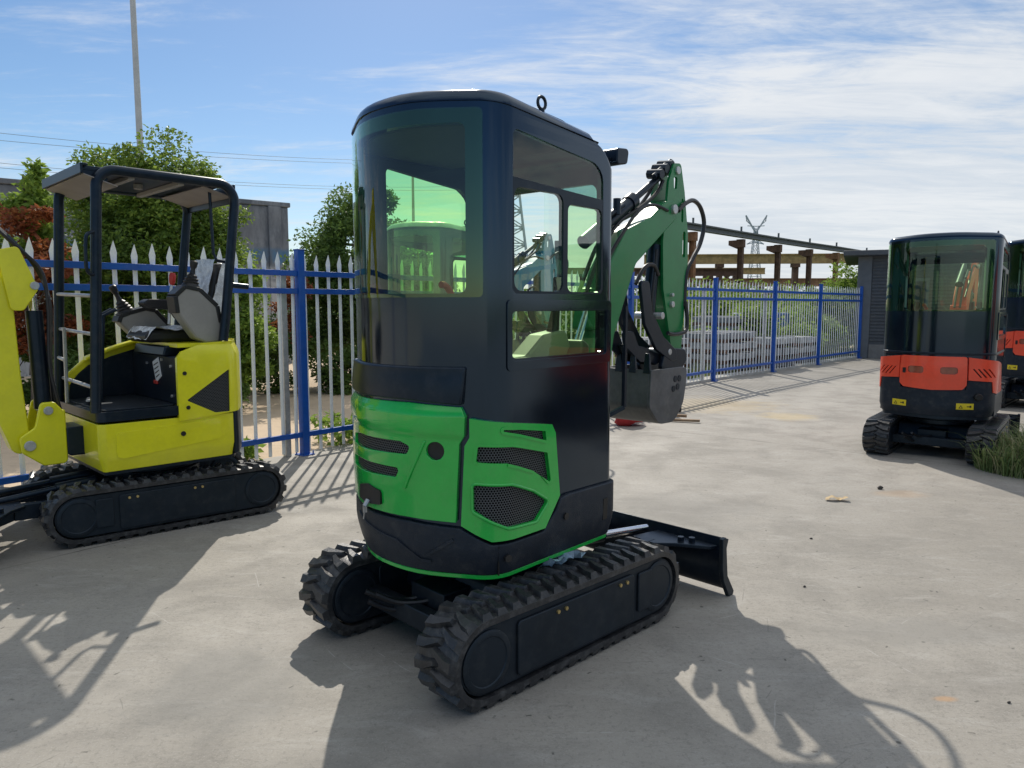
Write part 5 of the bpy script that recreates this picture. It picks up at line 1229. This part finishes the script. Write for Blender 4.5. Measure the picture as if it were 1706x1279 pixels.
c3 = nt.noise(nt.scale(uv, (3, 7, 1), (0, 0, R(14))), 2.6, 7, .68, .6)
f = nt.math('ADD', nt.math('ADD', nt.math('MULTIPLY', c1, .52), nt.math('MULTIPLY', c2, .34)), nt.math('MULTIPLY', c3, .13))
right = nt.ramp(nt.math('SUBTRACT', sp.outputs[0], nt.math('MULTIPLY', sp.outputs[2], .25)), -.32, .30)
bias = nt.math('ADD', nt.math('MULTIPLY', right, .105), nt.math('MULTIPLY', nt.ramp(sp.outputs[2], .05, .26, 1, 0), .105))
bias = nt.math('ADD', bias, nt.math('MULTIPLY', nt.ramp(sp.outputs[2], .45, .75), .20))  # extra cloud overhead, out of view, added to brighten the shaded sides
bias = nt.math('SUBTRACT', bias, nt.math('MULTIPLY', nt.ramp(sp.outputs[1], -.1, .25, 1, 0), nt.ramp(sp.outputs[2], .3, .6, .20, 0)))
bank = nt.math('MULTIPLY', nt.ramp(nt.math('SUBTRACT', sp.outputs[2], nt.math('MULTIPLY', sp.outputs[0], .16)), .255, .17, 0, 1), nt.ramp(sp.outputs[0], .02, .22))
bias = nt.math('ADD', bias, nt.math('MULTIPLY', bank, .13))
cf = nt.ramp(nt.math('ADD', f, bias), .49, .75, 0, .92)
cf = nt.math('MULTIPLY', cf, nt.ramp(sp.outputs[2], -.01, .02))
hs = nt.n('ShaderNodeHueSaturation', {'Saturation': 1.14, 'Value': 1.0, 'Color': sky.outputs[0]}).outputs[0]
tex = nt.ramp(nt.math('ADD', nt.math('MULTIPLY', c1, .55), nt.math('MULTIPLY', c2, .45)), .40, .62)
cc = nt.mix(nt.ramp(sp.outputs[2], .35, .7), nt.mix(tex, (6.9, 7.4, 8.0), (8.4, 8.6, 8.8)), (8.4, 8.8, 9.2))
col = nt.mix(cf, hs, cc)
nt.L.new(col, bg.inputs['Color']); bg.inputs['Strength'].default_value = .095
sun = bpy.data.lights.new('sun', 'SUN'); sun.energy = 3.6; sun.angle = R(.5); sun.color = (1, .93, .82)
so = bpy.data.objects.new('sun', sun); COL.objects.link(so)
sd = V((sin(AZ) * cos(EL), cos(AZ) * cos(EL), sin(EL))); so.rotation_euler = sd.to_track_quat('Z', 'Y').to_euler(); so.location = sd * 50
cam = bpy.data.cameras.new('camera'); cam.sensor_width = 36; cam.sensor_fit = 'HORIZONTAL'; cam.lens = 36 * 1230 / 1706; cam.clip_end = 5000; cam.clip_start = .05
co = bpy.data.objects.new('camera', cam); COL.objects.link(co); co.location = (0, 0, 1.55); co.rotation_euler = (R(90) - math.atan(130 / 1230), 0, 0)
S.camera = co
S.view_settings.view_transform = 'Standard'; S.view_settings.look = 'None'; S.view_settings.exposure = 0.08; S.view_settings.gamma = 1
S.cycles.max_bounces = 10; S.cycles.transparent_max_bounces = 24; S.cycles.glossy_bounces = 4; S.cycles.use_denoising = True
